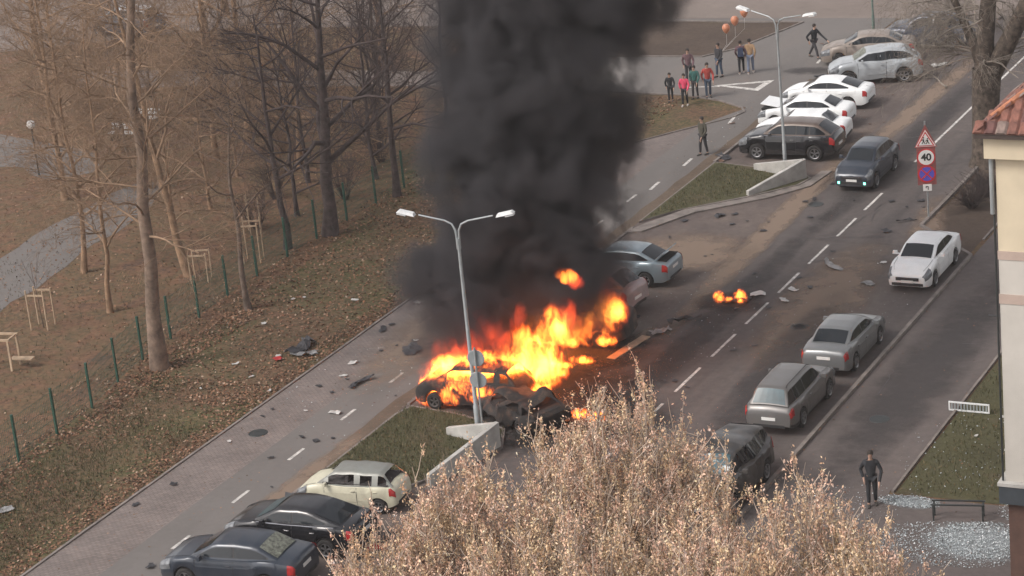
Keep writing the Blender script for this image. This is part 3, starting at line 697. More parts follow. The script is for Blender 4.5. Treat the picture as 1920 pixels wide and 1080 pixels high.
        nz = s['nose'] - 0.30
        wg = W * 0.33
        g_ = MB(); g_.box((0, hl + 0.004, nz + 0.04), (W * 0.52, 0.04, 0.13)); g_.build('grille', M['trimblack'], root)
        g_ = MB(); g_.box((0, hl + 0.002, nz - 0.18), (W * 0.60, 0.04, 0.12)); g_.build('lower_grille', M['trimblack'], root)
        MB().box((0, hl + 0.015, nz + 0.105), (W * 0.44, 0.02, 0.018)).build('grille_trim', M['chrome'], root)
        MB().box((0, hl + 0.03, nz - 0.06), (0.50, 0.016, 0.11)).build('number_plate', M['plate'], root)
        for sx in (-1, 1):
            MB().box((sx * W * 0.30, hl + 0.0 - 0.02, nz - 0.18), (0.20, 0.06, 0.11)).build('fog_lamp', M['lamp_on'] if lights_on else M['trimblack'], root)
            mr = MB(); mr.box((sx * (W / 2 + 0.07), s['yc'] - 0.42, s['cowl'] + 0.07), (0.20, 0.11, 0.13), taper=0.8); mr.box((sx * (W / 2 - 0.05), s['yc'] - 0.40, s['cowl'] + 0.03), (0.14, 0.05, 0.04))
            mr.build('mirror', pm, root)
        tz = s['tail'] - 0.30
        MB().box((0, -hl - 0.012, tz + 0.02 if spec in ('sedan', 'fastback') else 0.66), (0.50, 0.016, 0.11)).build('number_plate', M['plate'], root)
        bt = MB(); bt.box((0, -hl + 0.005, 0.40), (W * 0.62, 0.035, 0.10)); bt.build('rear_valance', M['trimblack'], root)
        # bonnet and boot shut lines
        for sx in (-1, 1):
            MB().tube([dmg((sx * W * 0.40, s['yc'] + 0.02, belt(s['yc']) + 0.012)), dmg((sx * W * 0.39, (s['yc'] + hl) / 2, belt((s['yc'] + hl) / 2) + 0.012)), dmg((sx * W * 0.33, hl - 0.24, belt(hl - 0.24) + 0.012))], 0.006, 4).build('bonnet_seam', M['trimblack'], root)
    if chrome and not burnt:
        patch('window_trim', s['rb'] + 0.2, s['yc'] - 0.1, 6.0, 6.25, M['chrome'], 0.014, ny=12, nq=2)
    if roof_rails:
        for sx in (-1, 1):
            MB().tube([(sx * (xs(0, H) - 0.05), s['rt'] + 0.05, H - 0.02), (sx * (xs(0, H) - 0.05), s['rt'] + 0.15, H + 0.05), (sx * (xs(0, H) - 0.05), s['wt'] - 0.25, H + 0.06), (sx * (xs(0, H) - 0.05), s['wt'] - 0.12, H - 0.01)], 0.018, 6).build('roof_rail', M['trimblack'], root)
    if hood_open:
        hd = MB(); Lh = hl - s['yc'] - 0.2; m_ = Matrix.Rotation(R_(hood_open), 3, 'X')
        hd.box(Vector((0, s['yc'] + 0.02, s['cowl'] + 0.04)) + m_ @ Vector((0, Lh / 2, 0)), (W * 0.80, Lh, 0.035), m_)
        o_ = hd.build('bonnet', pm, root)
        MB().box((0, (hl + s['yc']) / 2 - .02, s['cowl'] - 0.065), (W * 0.7, Lh * 0.85, 0.12), Matrix.Rotation(-0.14, 3, 'X')).build('engine_bay', M['under'], root)
    if trunk_open:
        hd = MB(); Lh = s['rb'] + hl - 0.1; m_ = Matrix.Rotation(-R_(trunk_open), 3, 'X')
        hd.box(Vector((0, s['rb'], s['deck'] + 0.05)) + m_ @ Vector((0, -Lh / 2, 0)), (W * 0.78, Lh, 0.04), m_); hd.build('boot_lid', pm, root)
        MB().box((0, (s['rb'] - hl) / 2, s['deck'] + 0.012), (W * 0.66, Lh * 0.8, 0.03)).build('boot_opening', M['under'], root)
    if wheels:
        for sx in (-1, 1):
            for ax in (fa, ra):
                wh = bpy.data.objects.new('wheel', TYRE); C.objects.link(wh); wh.parent = root
                wh.location = (sx * (W / 2 - 0.125), ax, R); wh.scale = (sx * 1.0, R, R)
                for nm, md in (('rim', RIMS['burnt' if burnt else 'rim']), ('brake_disc', BRAKE)):
                    rr = bpy.data.objects.new(nm, md); C.objects.link(rr); rr.parent = wh
                    rr.location = (0.03, 0, 0) if nm == 'rim' else (0.045, 0, 0)
    return root

G1 = 'cars parked in the perpendicular bays'
G2 = 'cars along the kerb of the road'
# right of the road
make_car('parked_car', -28.2, 85.9, 180, 'sedan', 'white', 'clean white sedan parked alone by the kerb, bonnet facing the camera', group=G2, scale=.94)
make_car('parked_car', -28.35, 77.2, 0, 'sedan', 'silver', 'silver grey sedan seen from behind, parked next to a silver estate', group=G2, scale=.96)
make_car('parked_car', -28.4, 72.0, 0, 'wagon', 'greysilver', 'boxy grey silver estate with bluish reflection coloured into the rear window, parked nearer than the silver sedan', group=G2, side_cladding=True, rear_glass='glass_blue_sheen', roof_rails=True, scale=.94)
make_car('parked_car', -28.1, 65.2, 180, 'wagon', 'darkolive', 'dusty dark car with smashed front half hidden behind the dry treetop', group=G2, front_glass='glass_blue_sheen', damage=0.5, dseed=4, hood_open=8)
make_car('moving_car', -34.2, 97.0, 180, 'crossover', 'navy', 'dark blue car driving towards the camera with greenish lamps lit', lights_on=True, scale=.92)
# perpendicular bays beyond the second island
make_car('parked_car', -38.6, 99.75, 92, 'crossover', 'black', 'black crossover with a bronze dusty roof beside the second lamp post', group=G1, roofcol='bronze', chrome=True, side_cladding=True)
make_car('parked_car', -38.9, 102.0, 95, 'sedan', 'white', 'white sedan squeezed directly behind the black crossover, tail dented', group=G1, scale=.92, damage=0.25, dseed=3)
make_car('parked_car', -39.6, 104.4, 93, 'sedan', 'white', 'white sedan with its bonnet sprung open, between two other white cars', group=G1, scale=.93, damage=0.12, dseed=6, hood_open=10)
make_car('parked_car', -39.75, 107.7, 93, 'fastback', 'white', 'white sedan standing farthest from the black crossover, before the wrecked silver crossover', group=G1, scale=.92)
make_car('parked_car', -38.9, 112.2, 112, 'crossover', 'palesilver', 'wrecked pale silver crossover with crumpled tail and bumper torn off', group=G1, damage=0.28, dseed=8, front_glass='glass_cracked')
make_car('parked_car', -40.4, 115.6, 105, 'sedan', 'tan', 'dust covered tan car half hidden behind the wrecked silver crossover', group=G1, damage=0.2, dseed=2)
make_car('parked_car', -38.3, 118.9, 95, 'crossover', 'steel', 'dark wrecked car buried under broken branches at the far end', group=G1, damage=0.5, dseed=9)
# between the islands
make_car('parked_car', -39.4, 83.1, 90, 'sedan', 'bluesilver', 'silver blue sedan with its boot lid raised, half lost in the smoke', group=G1, trunk_open=38, scale=.95)
make_car('parked_car', -39.5, 79.9, 84, 'crossover', 'pinksilver', 'sooty pinkish silver car with battered tail between flames and the blue sedan', group=G1, damage=0.35, dseed=5, rims='rim')
make_car('burning_car', -38.6, 76.6, 98, 'sedan', 'black', 'gutted sedan swallowed by flames beside the sooty silver car', burnt=True, windows='open', damage=0.5, dseed=12)
make_car('burning_car', -39.3, 70.2, 92, 'hatch', 'black', 'burning hatchback behind the concrete corner wall with its window frames glowing', burnt=True, windows='open', damage=0.22, dseed=14)
make_car('burnt_wreck', -37.2, 69.2, 60, 'hatch', 'black', 'crushed black wreck pressed against the burning hatchback', 'car', burnt=True, windows='open', damage=1.1, dseed=17, crush=0.55)
# near bays
make_car('parked_car', -39.3, 61.7, 97, 'hatch', 'cream', 'cream small hatchback with smashed windows and grey roof', group=G1, roofcol='roofgrey', windows='open', damage=0.18, dseed=21, scale=.86)
make_car('parked_car', -39.45, 58.65, 92, 'fastback', 'black', 'glossy black sedan with bright window trim between cream and blue cars', group=G1, chrome=True, damage=0.06, dseed=23, front_glass='glass_blue_sheen')
make_car('parked_car', -40.0, 55.95, 95, 'sedan', 'navy', 'dark blue grey sedan at the bottom edge of the picture', group=G1, rear_glass='glass_cracked')
# far left
make_car('parked_car', -86.2, 117.2, 84, 'wagon', 'steel', 'dark blue van with a pale roof seen through the trees', roofcol='palesilver', cat='van')

for i, (x, y) in enumerate(((-30.9, 79.5), (-35.2, 93.2), (-25.4, 72.0), (-45.6, 66.0))):
    m_ = MB(); m_.lathe([(.0001, .012), (.26, .012), (.27, .008), (.29, .014), (.33, .014), (.34, .0)], 24); mo = m_.build('manhole_cover', M['darkmetal'])
    mo.location = (x, y, 0.006); tag(mo, ['round iron manhole cover on the road left of the silver sedan', 'round iron manhole cover in front of the second island', 'round iron manhole cover on the side pavement', 'round iron manhole cover on the footpath near the cream hatchback'][i], 'manhole cover', 'manhole covers')
M['tar'] = plain('tar sealed crack', (0.03, 0.028, 0.028), 0.5)
for i in range(22):
    r = random.Random(600 + i); x, y = r.uniform(-36, -24), r.uniform(64, 108); a = r.choice((0.1, 1.5, 1.6, 0.4)) + r.uniform(-.2, .2); V = []; L = r.uniform(1.2, 4.5); n_ = int(L / .3) + 2
    for k in range(n_):
        t = k / (n_ - 1); px = x + math.cos(a) * L * t + r.uniform(-.08, .08); py = y + math.sin(a) * L * t + r.uniform(-.08, .08); w2 = r.uniform(.008, .02)
        V += [(px - math.sin(a) * w2, py + math.cos(a) * w2, .0155), (px + math.sin(a) * w2, py - math.cos(a) * w2, .0155)]
    o = obj('crack_seal', V, [(2 * k, 2 * k + 1, 2 * k + 3, 2 * k + 2) for k in range(n_ - 1)], M['tar']); o['kind'] = 'structure'

# ------------------------------------------------------------------ lamps, signs, posts
def lamp_post(x, y, h, arms, label, mat='galv', lean=0.0, r=0.075, rz=0.0, armlen=1.7):
    o = empty('street_lamp', (x, y, 0), rz, label, 'street lamp', 'double arm street lamps')
    MB().tube([(0, 0, 0), (0, 0, 1.2), (0, 0, 1.25), (0, 0, h)], [r * 1.35, r * 1.3, r, r * 0.7], 12).build('pole', M[mat], o, True)
    MB().tube([(0, 0, 0.0), (0, 0, 0.12)], r * 2.3, 12).build('base_plate', M[mat], o)
    MB().tube([(0, 0, h - 0.35), (0, 0, h + 0.02)], r * 1.05, 12).build('collar', M[mat], o)
    for sx in arms:
        a = MB(); a.tube([(sx * 0.04, 0, h - 0.05), (sx * 0.06, 0, h + 0.28), (sx * 0.16, 0, h + 0.50), (sx * 0.4, 0, h + 0.62), (sx * armlen * 0.75, 0, h + 0.80)], [r * .55, r * .5, r * .45, r * .42, r * .38], 8)
        am = a.build('arm', M[mat], o, True)
        hd = MB(); c = Vector((sx * armlen, 0, h + 0.88)); hd.box(c, (0.62, 0.24, 0.09), Matrix.Rotation(-sx * 0.22, 3, 'Y'), taper=0.8)
        hd.box(c + Vector((sx * 0.16, 0, -0.055)), (0.30, 0.19, 0.03), Matrix.Rotation(-sx * 0.22, 3, 'Y'))
        hd.build('lamp_head', M['white_metal'], am)
    return o
lamp_post(-37.75, 67.35, 7.05, (-1, 1), 'tall grey double arm street lamp standing in front of the flames', rz=R_(8))
lamp_post(-38.1, 97.5, 6.2, (-1, 1), 'slimmer grey double arm street lamp beside the black crossover', r=0.065, rz=R_(-14))
lamp_post(-41.6, 120.0, 7.5, (-1, 1), 'dark green lamp post behind the wrecked silver crossover', 'lampgreen', r=0.055)
# post with two round signs seen from behind, next to the first lamp
o = empty('traffic_sign', (-37.5, 67.2, 0), R_(12), 'two round grey sign backs on a thin post beside the lamp post', 'traffic sign')
MB().tube([(0, 0, 0), (0, 0, 3.35)], 0.035, 8).build('post', M['galv'], o)
for zz in (2.95, 2.18):
    s_ = MB(); s_.lathe([(0.0001, -0.01), (0.28, -0.01), (0.295, 0.0), (0.28, 0.012), (0.0001, 0.012)], 28, 'x')
    for v in s_.V: v.xyz = (v.y, v.x + 0.06, v.z + zz)
    s_.build('sign_plate', M['signback'], o)
# children / 40 / no stopping / arrow
so = empty('traffic_sign', (-30.0, 92.1, 0), R_(20), 'stack of road signs with warning triangle, 40 limit and purple disc on one post', 'traffic sign')
MB().tube([(0, 0, 0), (0, 0, 4.1)], 0.035, 8).build('post', M['galv'], so)
def plate(prof, yf, mat, nm, par, th=0.012):
    n = len(prof); V = [(a, yf, b) for a, b in prof] + [(a, yf + th, b) for a, b in prof]
    F = [tuple(range(n)), tuple(reversed(range(n, 2 * n)))] + [(i, n + i, n + (i + 1) % n, (i + 1) % n) for i in range(n)]
    me = mesh(nm, V, F); fix_normals(me); return link(nm, me, mat, par)
circ = lambda r_, cz, n=28, cx_=0: [(cx_ + r_ * math.cos(2 * math.pi * k / n), cz + r_ * math.sin(2 * math.pi * k / n)) for k in range(n)]
def tri(sz, cz): return [(-sz * .5, cz - sz * .29), (sz * .5, cz - sz * .29), (0, cz + sz * .577)]
bb = plate([(-0.37, 0.85 + .62), (0.37, 0.85 + .62), (0.37, 3.2), (0.0, 3.98), (-0.37, 3.2)], -0.045, M['sign_backing'], 'backing_board', so)
t1 = plate(tri(0.86, 3.3), -0.065, M['sign_red'], 'warning_triangle', so); plate(tri(0.80, 3.3), -0.071, M['sign_white'], 'triangle_rim', t1, 0.005)
plate(tri(0.70, 3.295), -0.077, M['sign_red'], 'triangle_border', t1, 0.005); plate(tri(0.56, 3.29), -0.083, M['sign_white'], 'triangle_face', t1, 0.005)
pic = MB()
for cx_, hh in ((-0.08, 0.20), (0.08, 0.16)):
    pic.tube([(cx_, -0.094, 3.19 + hh + .05), (cx_, -0.086, 3.19 + hh + .05)], 0.03, 8)
    pic.box((cx_, -0.089, 3.19 + hh * 0.72), (0.05, 0.008, 0.10)); pic.box((cx_ - .035, -0.089, 3.19 + hh * 0.25), (0.03, 0.008, 0.11), Matrix.Rotation(0.5, 3, 'Y')); pic.box((cx_ + .035, -0.089, 3.19 + hh * 0.25), (0.03, 0.008, 0.11), Matrix.Rotation(-0.5, 3, 'Y'))
    pic.box((cx_ - .05, -0.0885, 3.19 + hh * 0.8), (0.03, 0.008, 0.09), Matrix.Rotation(0.8, 3, 'Y'))
pic.build('children_pictogram', M['sign_black'], t1)
c1 = plate(circ(0.36, 2.62), -0.065, M['sign_red'], 'speed_limit', so); plate(circ(0.31, 2.62), -0.071, M['sign_white'], 'speed_face', c1, 0.005)
tx = bpy.data.curves.new('speed_number', 'FONT'); tx.body = '40'; tx.size = 0.40; tx.extrude = 0.003; tx.offset = 0.012; tx.align_x = 'CENTER'; tx.align_y = 'CENTER'
to = bpy.data.objects.new('tmp', tx); C.objects.link(to); dg = bpy.context.evaluated_depsgraph_get()
tm_ = bpy.data.meshes.new_from_object(to.evaluated_get(dg)); bpy.data.objects.remove(to)
tm_.materials.clear(); num = link('speed_number', tm_, M['sign_black'], c1); num.location = (0, -0.078, 2.62); num.rotation_euler = (math.pi / 2, 0, 0)
c2 = plate(circ(0.36, 1.93), -0.065, M['sign_red'], 'no_stopping', so); plate(circ(0.29, 1.93), -0.071, M['sign_blue'], 'no_stopping_face', c2, 0.005)
cr = MB()
for a in (0.785, -0.785): cr.box((0, -0.075 if a > 0 else -0.0765, 1.93), (0.58, 0.005, 0.055), Matrix.Rotation(a, 3, 'Y'))
cr.build('red_cross', M['sign_red'], c2)
ap = plate([(-0.17, 1.22), (0.17, 1.22), (0.17, 1.50), (-0.17, 1.50)], -0.065, M['sign_white'], 'arrow_plate', so)
ar = MB(); ar.box((0.03, -0.07, 1.34), (0.03, 0.006, 0.14)); ar.box((-0.01, -0.07, 1.41), (0.09, 0.006, 0.03)); ar.box((-0.05, -0.071, 1.38), (0.03, 0.006, 0.08)); ar.build('arrow', M['sign_black'], ap)

# small white post and drain on the right pavement, grille and bench by the lawn
o = empty('white_post', (-22.95, 78.3, 0), 0, 'thin white post standing at the edge of the lawn by the building', 'post')
MB().tube([(0, 0, 0), (0, 0, 1.75)], 0.035, 8).build('pole', M['white_metal'], o); MB().box((0, 0, 0.04), (0.16, 0.16, 0.08)).build('foot', M['concrete'], o)
m_ = MB(); m_.box((-23.9, 82.0, 0.012), (1.5, 0.14, 0.012)); tag(m_.build('drain', M['darkmetal']), 'dark drain channel crossing the side pavement', 'drain')
o = empty('metal_grille', (-22.75, 73.2, 0), R_(0), 'low white framed metal grille standing across the lawn edge', 'grille')
fr = MB()
for zz in (0.05, 0.32): fr.box((0, 0, zz), (1.36, 0.05, 0.045))
for xx in (-0.66, 0.66): fr.box((xx, 0, 0.185), (0.045, 0.048, 0.225))
fr.build('frame', M['white_metal'], o)
for i in range(12): MB().box((-0.58 + i * 0.105, 0.003, 0.185), (0.05, 0.02, 0.222)).build('slat', M['signback'], o)
o = empty('bench', (-20.75, 65.35, 0), R_(12), 'dark metal bench frame without seat amid the broken glass', 'bench')
for xx in (-0.72, 0.72): MB().box((xx, 0.18, 0.22), (0.05, 0.05, 0.44)).box((xx, -0.18, 0.22), (0.05, 0.05, 0.44)).box((xx, 0, 0.46), (0.05, 0.42, 0.04)).build('leg', M['darkmetal'], o)
for yy in (-0.16, 0.16): MB().box((0, yy, 0.50), (1.56, 0.05, 0.04)).build('rail', M['darkmetal'], o)

# ------------------------------------------------------------------ building corner
bx, by = -18.15, 61.5
bo = empty('building', (bx, by, 0), R_(0.5), 'cream rendered building corner with red brown tiled roof at the right edge', 'building')
BW, BD = 14.0, 18.0
def bbox(nm, x0, x1, y0, y1, z0, z1, mat): return MB().box(((x0 + x1) / 2, (y0 + y1) / 2, (z0 + z1) / 2), (x1 - x0, y1 - y0, z1 - z0)).build(nm, M[mat], bo)
bbox('plinth', 0.04, BW, 0.04, BD, -0.1, 2.55, 'plinth')
bbox('ledge', -0.16, BW + .1, -0.16, BD + .1, 2.55, 3.08, 'ledge_dark'); bbox('ledge_cap', -0.19, BW + .13, -0.19, BD + .13, 3.08, 3.18, 'concrete')
bbox('wall', 0.0, BW, 0.0, BD, 3.18, 8.37, 'render_grey'); bbox('band', -0.02, BW + .02, -0.02, BD + .02, 8.37, 8.64, 'band')
bbox('wall', 0.0, BW, 0.0, BD, 8.64, 9.62, 'render_grey'); bbox('band', -0.02, BW + .02, -0.02, BD + .02, 9.62, 9.86, 'band')
bbox('wall', 0.0, BW, 0.0, BD, 9.86, 12.48, 'render_cream'); bbox('cornice', -0.24, BW + .24, -0.24, BD + .24, 12.48, 13.08, 'render_cream')
bbox('eave_board', -0.44, BW + .44, -0.44, BD + .44, 13.08, 13.19, 'eave')
MB().tube([(-0.11, -0.04, 10.9), (-0.11, -0.04, 12.47)], 0.06, 10).build('downpipe_line', M['galv'], bo); MB().tube([(-0.07, -0.02, 3.2), (-0.07, -0.02, 10.9)], 0.03, 10).build('downpipe_line', M['darkmetal'], bo)  # pipe near the top; thin dark tube follows the wall edge below
# hip roof with tile courses
rise = math.tan(R_(36)); ov = 0.46; za = 13.2
rf = []
def hip(nm, side):
    """each course of tiles one thin stepped slab"""
    return None
RV = [(-ov, -ov, za), (BW + ov, -ov, za), (BW + ov, BD + ov, za), (-ov, BD + ov, za)]
hx = (BW + 2 * ov) / 2; ridge0 = (hx - ov, -ov + hx, za + hx * rise); ridge1 = (hx - ov, BD + ov - hx, za + hx * rise)
roof_o = obj('roof', RV + [ridge0, ridge1], [(0, 1, 4), (1, 2, 5, 4), (2, 3, 5), (3, 0, 4, 5), (3, 2, 1, 0)], M['eave'], bo)
def tile_mat():
    return random_island('clay roof tiles', [(0.0, (0.13, 0.045, 0.035)), (0.4, (0.26, 0.085, 0.055)), (0.7, (0.30, 0.12, 0.085)), (0.9, (0.24, 0.19, 0.17)), (1.0, (0.40, 0.17, 0.10))], 0.75)
M['tile'] = tile_mat()
tm = mesh('tile', [(-.5, 0, .0), (-.28, 0, .16), (.28, 0, .16), (.5, 0, 0), (-.5, 1.08, .05), (-.28, 1.08, .2), (.28, 1.08, .2), (.5, 1.08, .05), (-.5, 0, -.1), (.5, 0, -.1)],
          [(0, 1, 5, 4), (1, 2, 6, 5), (2, 3, 7, 6), (8, 9, 3, 2, 1, 0)]); tm.materials.append(M['tile'])
def tile_variants():
    out = []
    for i, c in enumerate([(0.15, 0.065, 0.048), (0.19, 0.08, 0.058), (0.12, 0.055, 0.048), (0.19, 0.14, 0.12)]):
        m2 = tm.copy(); m2.materials.clear(); m2.materials.append(plain('clay tile %d' % i, c, 0.8, var=0.3, scale=2)); out.append(m2)
    return out
TV = tile_variants()
slope_len = math.sqrt(1 + rise * rise); tw, tl = 0.30, 0.36; placed = 0
for side in ('south', 'west'):
    lim = BW if side == 'south' else BD
    for j in range(12):
        d = j * tl / slope_len; off = -ov + d
        k = 0; u = -ov + d + tw / 2
        while u < lim + ov - d and k < 14:
            if placed < 290:
                t_ = bpy.data.objects.new('tile', rng.choice(TV)); C.objects.link(t_); t_.parent = roof_o
                ang = math.atan(rise)
                zz = za + d * rise + 0.02 + rng.uniform(0, .012)
                if side == 'south': t_.location = (u, off, zz); t_.rotation_euler = (ang, 0, 0)
                else: t_.location = (off, u, zz); t_.rotation_euler = (ang, 0, -math.pi / 2); 
                t_.scale = (tw, tl, 0.3 if True else 1); placed += 1
            u += tw; k += 1
mb = MB(); n_ = 12
for i in range(1, n_):
    a = Vector((-ov, -ov, za)).lerp(Vector(ridge0), i / 18); b = Vector((-ov, -ov, za)).lerp(Vector(ridge0), (i + 1.08) / 18); mb.tube([a + Vector((0, 0, .05)), b + Vector((0, 0, .06))], [0.10, 0.08], 8)
mb.build('ridge_tile', M['ridge'], roof_o)

# ------------------------------------------------------------------ fence
def fence():
    o = empty('mesh_fence', (-53, 60, 0), 0, 'green wire mesh fence running along the wooded verge', 'fence')
    pts = [(-52.4, 57.0), (-52.5, 59.4), (-52.6, 61.8), (-52.75, 64.2), (-52.95, 66.6), (-53.5, 69.0), (-53.9, 71.2), (-54.1, 73.4), (-54.3, 75.7), (-54.5, 78.1), (-54.6, 80.5), (-54.6, 82.9), (-54.6, 85.3), (-54.5, 87.7), (-54.4, 90.1), (-54.3, 92.5), (-54.1, 94.9), (-53.9, 97.3), (-53.7, 99.7)]
    for x, y in pts:
        mb = MB(); mb.box((x + 53, y - 60, 0.85), (0.07, 0.07, 1.7)); mb.box((x + 53, y - 60, 1.715), (0.085, 0.085, 0.03)); mb.build('fence_post', M['green_metal'], o)
    for (x0, y0), (x1, y1) in zip(pts[:-1], pts[1:]):
        a, b = Vector((x0 + 53, y0 - 60, 0)), Vector((x1 + 53, y1 - 60, 0)); d = (b - a); L = d.length; d.normalize(); mb = MB(); up = Vector((0, 0, 1))
        k = int(L / 0.1)
        for i in range(1, k):
            p = a + d * (L * i / k); mb.box(p + up * 0.85, (0.007, 0.007, 1.5))
        ang = math.atan2(d.y, d.x)
        for zz in (0.1, 0.35, 0.6, 0.85, 1.1, 1.35, 1.6):
            mb.box(a.lerp(b, .5) + up * zz, (L, 0.009, 0.009), Matrix.Rotation(ang, 3, 'Z'))
        w_ = mb.build('mesh_panel', M['green_metal'], o); w_['kind'] = 'stuff'
fence()

# ------------------------------------------------------------------ bare trees
class Tubes:
    def __init__(s): s.V = []; s.F = []; s.n = 0
    def add(s, pts, rad, sides):
        p = np.asarray(pts, float); m = len(p)
        t = np.gradient(p, axis=0); t /= np.linalg.norm(t, axis=1)[:, None] + 1e-9
        ref = np.array([0.31, 0.77, 0.55]) if abs(t[0][2]) > .6 else np.array([0.1, 0.2, 1.0])
        u = np.cross(t, ref); u /= np.linalg.norm(u, axis=1)[:, None] + 1e-9; v = np.cross(t, u)
        a = np.arange(sides) * 2 * np.pi / sides
        ring = p[:, None] + (u[:, None] * np.cos(a)[None, :, None] + v[:, None] * np.sin(a)[None, :, None]) * np.asarray(rad)[:, None, None]
        s.V.append(ring.reshape(-1, 3))
        i = np.arange(m - 1)[:, None] * sides; k = np.arange(sides)[None]; k2 = (k + 1) % sides
        f = np.stack([i + k, i + k2, i + sides + k2, i + sides + k], -1).reshape(-1, 4) + s.n
        s.F.append(f); s.n += m * sides
    def mesh(s, name):
        V = np.concatenate(s.V); F = np.concatenate(s.F); me = bpy.data.meshes.new(name)
        me.vertices.add(len(V)); me.vertices.foreach_set('co', V.astype(np.float32).reshape(-1))
        me.loops.add(F.size); me.loops.foreach_set('vertex_index', F.astype(np.int32).reshape(-1))
        me.polygons.add(len(F)); me.polygons.foreach_set('loop_start', np.arange(0, F.size, 4, dtype=np.int32)); me.update(calc_edges=True)
        me.polygons.foreach_set('use_smooth', np.ones(len(F), bool)); return me

def bend(r, p, d, L, n, wobble, grav):
    pts = [p]; d = Vector(d).normalized()
    for i in range(n):
        d = (d + Vector((r.gauss(0, wobble * .8), r.gauss(0, wobble * .8), r.gauss(0, wobble * .8) + grav))).normalized()
        pts.append(pts[-1] + d * (L / n))
    return pts, d

def branchy(r, T, p, d, L, rad, depth, up, wob_, kids, ends=None):
    n = 5 if depth > 1 else (4 if depth else 3)
    pts, _ = bend(r, p, d, L, n, wob_, up * (0.5 if depth > 1 else 1))
    T.add(pts, np.linspace(rad, max(rad * 0.35, 0.006), n + 1), 6 if depth > 2 else (4 if depth > 1 else 3))
    if ends is not None and depth <= 1: ends.append(pts)
    if depth == 0: return
    for k in range(kids[len(kids) - depth] if depth <= len(kids) else kids[0]):
        t = r.uniform(0.25, 1.0); i = min(int(t * n), n - 1); q = pts[i].lerp(pts[i + 1], t * n - i); dd = (pts[i + 1] - pts[i]).normalized()
        ax = Vector((r.gauss(0, 1), r.gauss(0, 1), r.gauss(0, 1))).cross(dd)
        if ax.length < .01: continue
        nd = Matrix.Rotation(R_(r.uniform(25, 60)), 3, ax.normalized()) @ dd
        branchy(r, T, q, nd, L * r.uniform(0.42, 0.68), rad * (1 - t * 0.6) * 0.5, depth - 1, up, wob_, kids, ends)

def tree(x, y, h, r0, seed, label, bark='bark', twig='twig', lean=(0, 0), first=0.3, spread=1.0, n_limbs=12, kids=(5, 4, 4), up=0.05, depth=3, limb=1.0, group='bare trees of the wooded strip', name='tree', z0=0.0):
    r = random.Random(seed); o = empty(name, (x, y, z0), 0, label, 'tree', group)
    T = Tubes(); n = 10; pts = []; dx, dy = lean; px = py = 0.0
    for i in range(n + 1):
        t = i / n; pts.append(Vector((dx * t * h + px, dy * t * h + py, t * h - 0.05))); px += r.gauss(0, 0.012 * h / 2); py += r.gauss(0, 0.012 * h / 2)
    rad = [r0 * (1.35 if i == 0 else 1) * (1 - 0.82 * i / n) for i in range(n + 1)]
    T.add(pts, rad, 9); link('trunk', T.mesh('trunk'), M[bark], o)
    B = Tubes()
    for k in range(n_limbs):
        t = first + (0.97 - first) * (k + r.uniform(0, .8)) / n_limbs; i = min(int(t * n), n - 1); q = pts[i].lerp(pts[i + 1], t * n - i)
        a = k * 2.4 + r.uniform(-.5, .5); el = r.uniform(0.25, 0.9)
        d = Vector((math.cos(a) * math.cos(el), math.sin(a) * math.cos(el), math.sin(el)))
        L = h * spread * 0.34 * (1.15 - 0.65 * (t - first) / (1 - first)) * r.uniform(.7, 1.15)
        branchy(r, B, q, d, L, (r0 * (1 - 0.8 * t) * 0.5 + 0.012) * limb, depth, up, 0.16, kids)
    link('crown', B.mesh('crown'), M[twig], o)
    return o

tree(-52.75, 70.6, 21, 0.29, 11, 'tall straight tree with pale trunk beside the fence, nearest the path', 'midbark', 'sunlit_tantwig', (0.085, 0.0), 0.24, 0.50, 34, (7, 6, 5), -0.03, limb=.42)
tree(-58.4, 75.5, 12, 0.11, 71, 'slender tan tree just behind the tall pale trunk', 'sunlit_tanbark', 'sunlit_tantwig', (.03, 0), 0.2, 0.6, 22, (6, 5, 5), 0.0)
tree(-62.5, 79.5, 12, 0.12, 72, 'slender tan tree on the edge of the park path', 'sunlit_tanbark', 'sunlit_tantwig', (.06, 0), 0.2, 0.6, 22, (6, 5, 5), 0.0)
tree(-69.8, 88.2, 12, 0.14, 73, 'tan tree on the far side of the park path', 'sunlit_tanbark', 'sunlit_tantwig', (.04, 0), 0.15, 0.7, 22, (6, 5, 5), 0.0)
tree(-60.9, 94.5, 12, 0.14, 74, 'tan tree with dense fine twigs at the border of sunlit wood and dark thicket', 'sunlit_tanbark', 'sunlit_tantwig', (.06, 0), 0.12, 0.8, 24, (6, 6, 5), 0.0)
tree(-66.0, 95.2, 13, 0.15, 75, 'tan tree with dense fine twigs in the centre of the sunlit wood', 'sunlit_tanbark', 'sunlit_tantwig', (.05, 0), 0.12, 0.8, 24, (6, 6, 5), 0.0)
tree(-75.6, 96.0, 11, 0.13, 76, 'tan tree between the globe lamp and the park benches', 'sunlit_tanbark', 'sunlit_tantwig', (.05, 0), 0.15, 0.8, 20, (6, 6, 5), 0.0)
tree(-52.8, 76.9, 8.5, 0.13, 12, 'slim young tree between the tall pale trunk and the smoke', 'bark', 'twig', (0.02, 0), 0.4, 0.8, 9)
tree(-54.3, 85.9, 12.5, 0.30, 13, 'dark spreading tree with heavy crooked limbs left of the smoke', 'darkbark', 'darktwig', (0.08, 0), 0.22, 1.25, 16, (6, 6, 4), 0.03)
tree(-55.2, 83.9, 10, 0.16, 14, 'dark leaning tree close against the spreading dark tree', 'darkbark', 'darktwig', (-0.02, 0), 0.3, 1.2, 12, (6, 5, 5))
tree(-54.0, 91.3, 10, 0.17, 15, 'dark tree behind the fence with a forked crown', 'darkbark', 'darktwig', (0.02, 0), 0.3, 1.2, 12, (6, 5, 5))
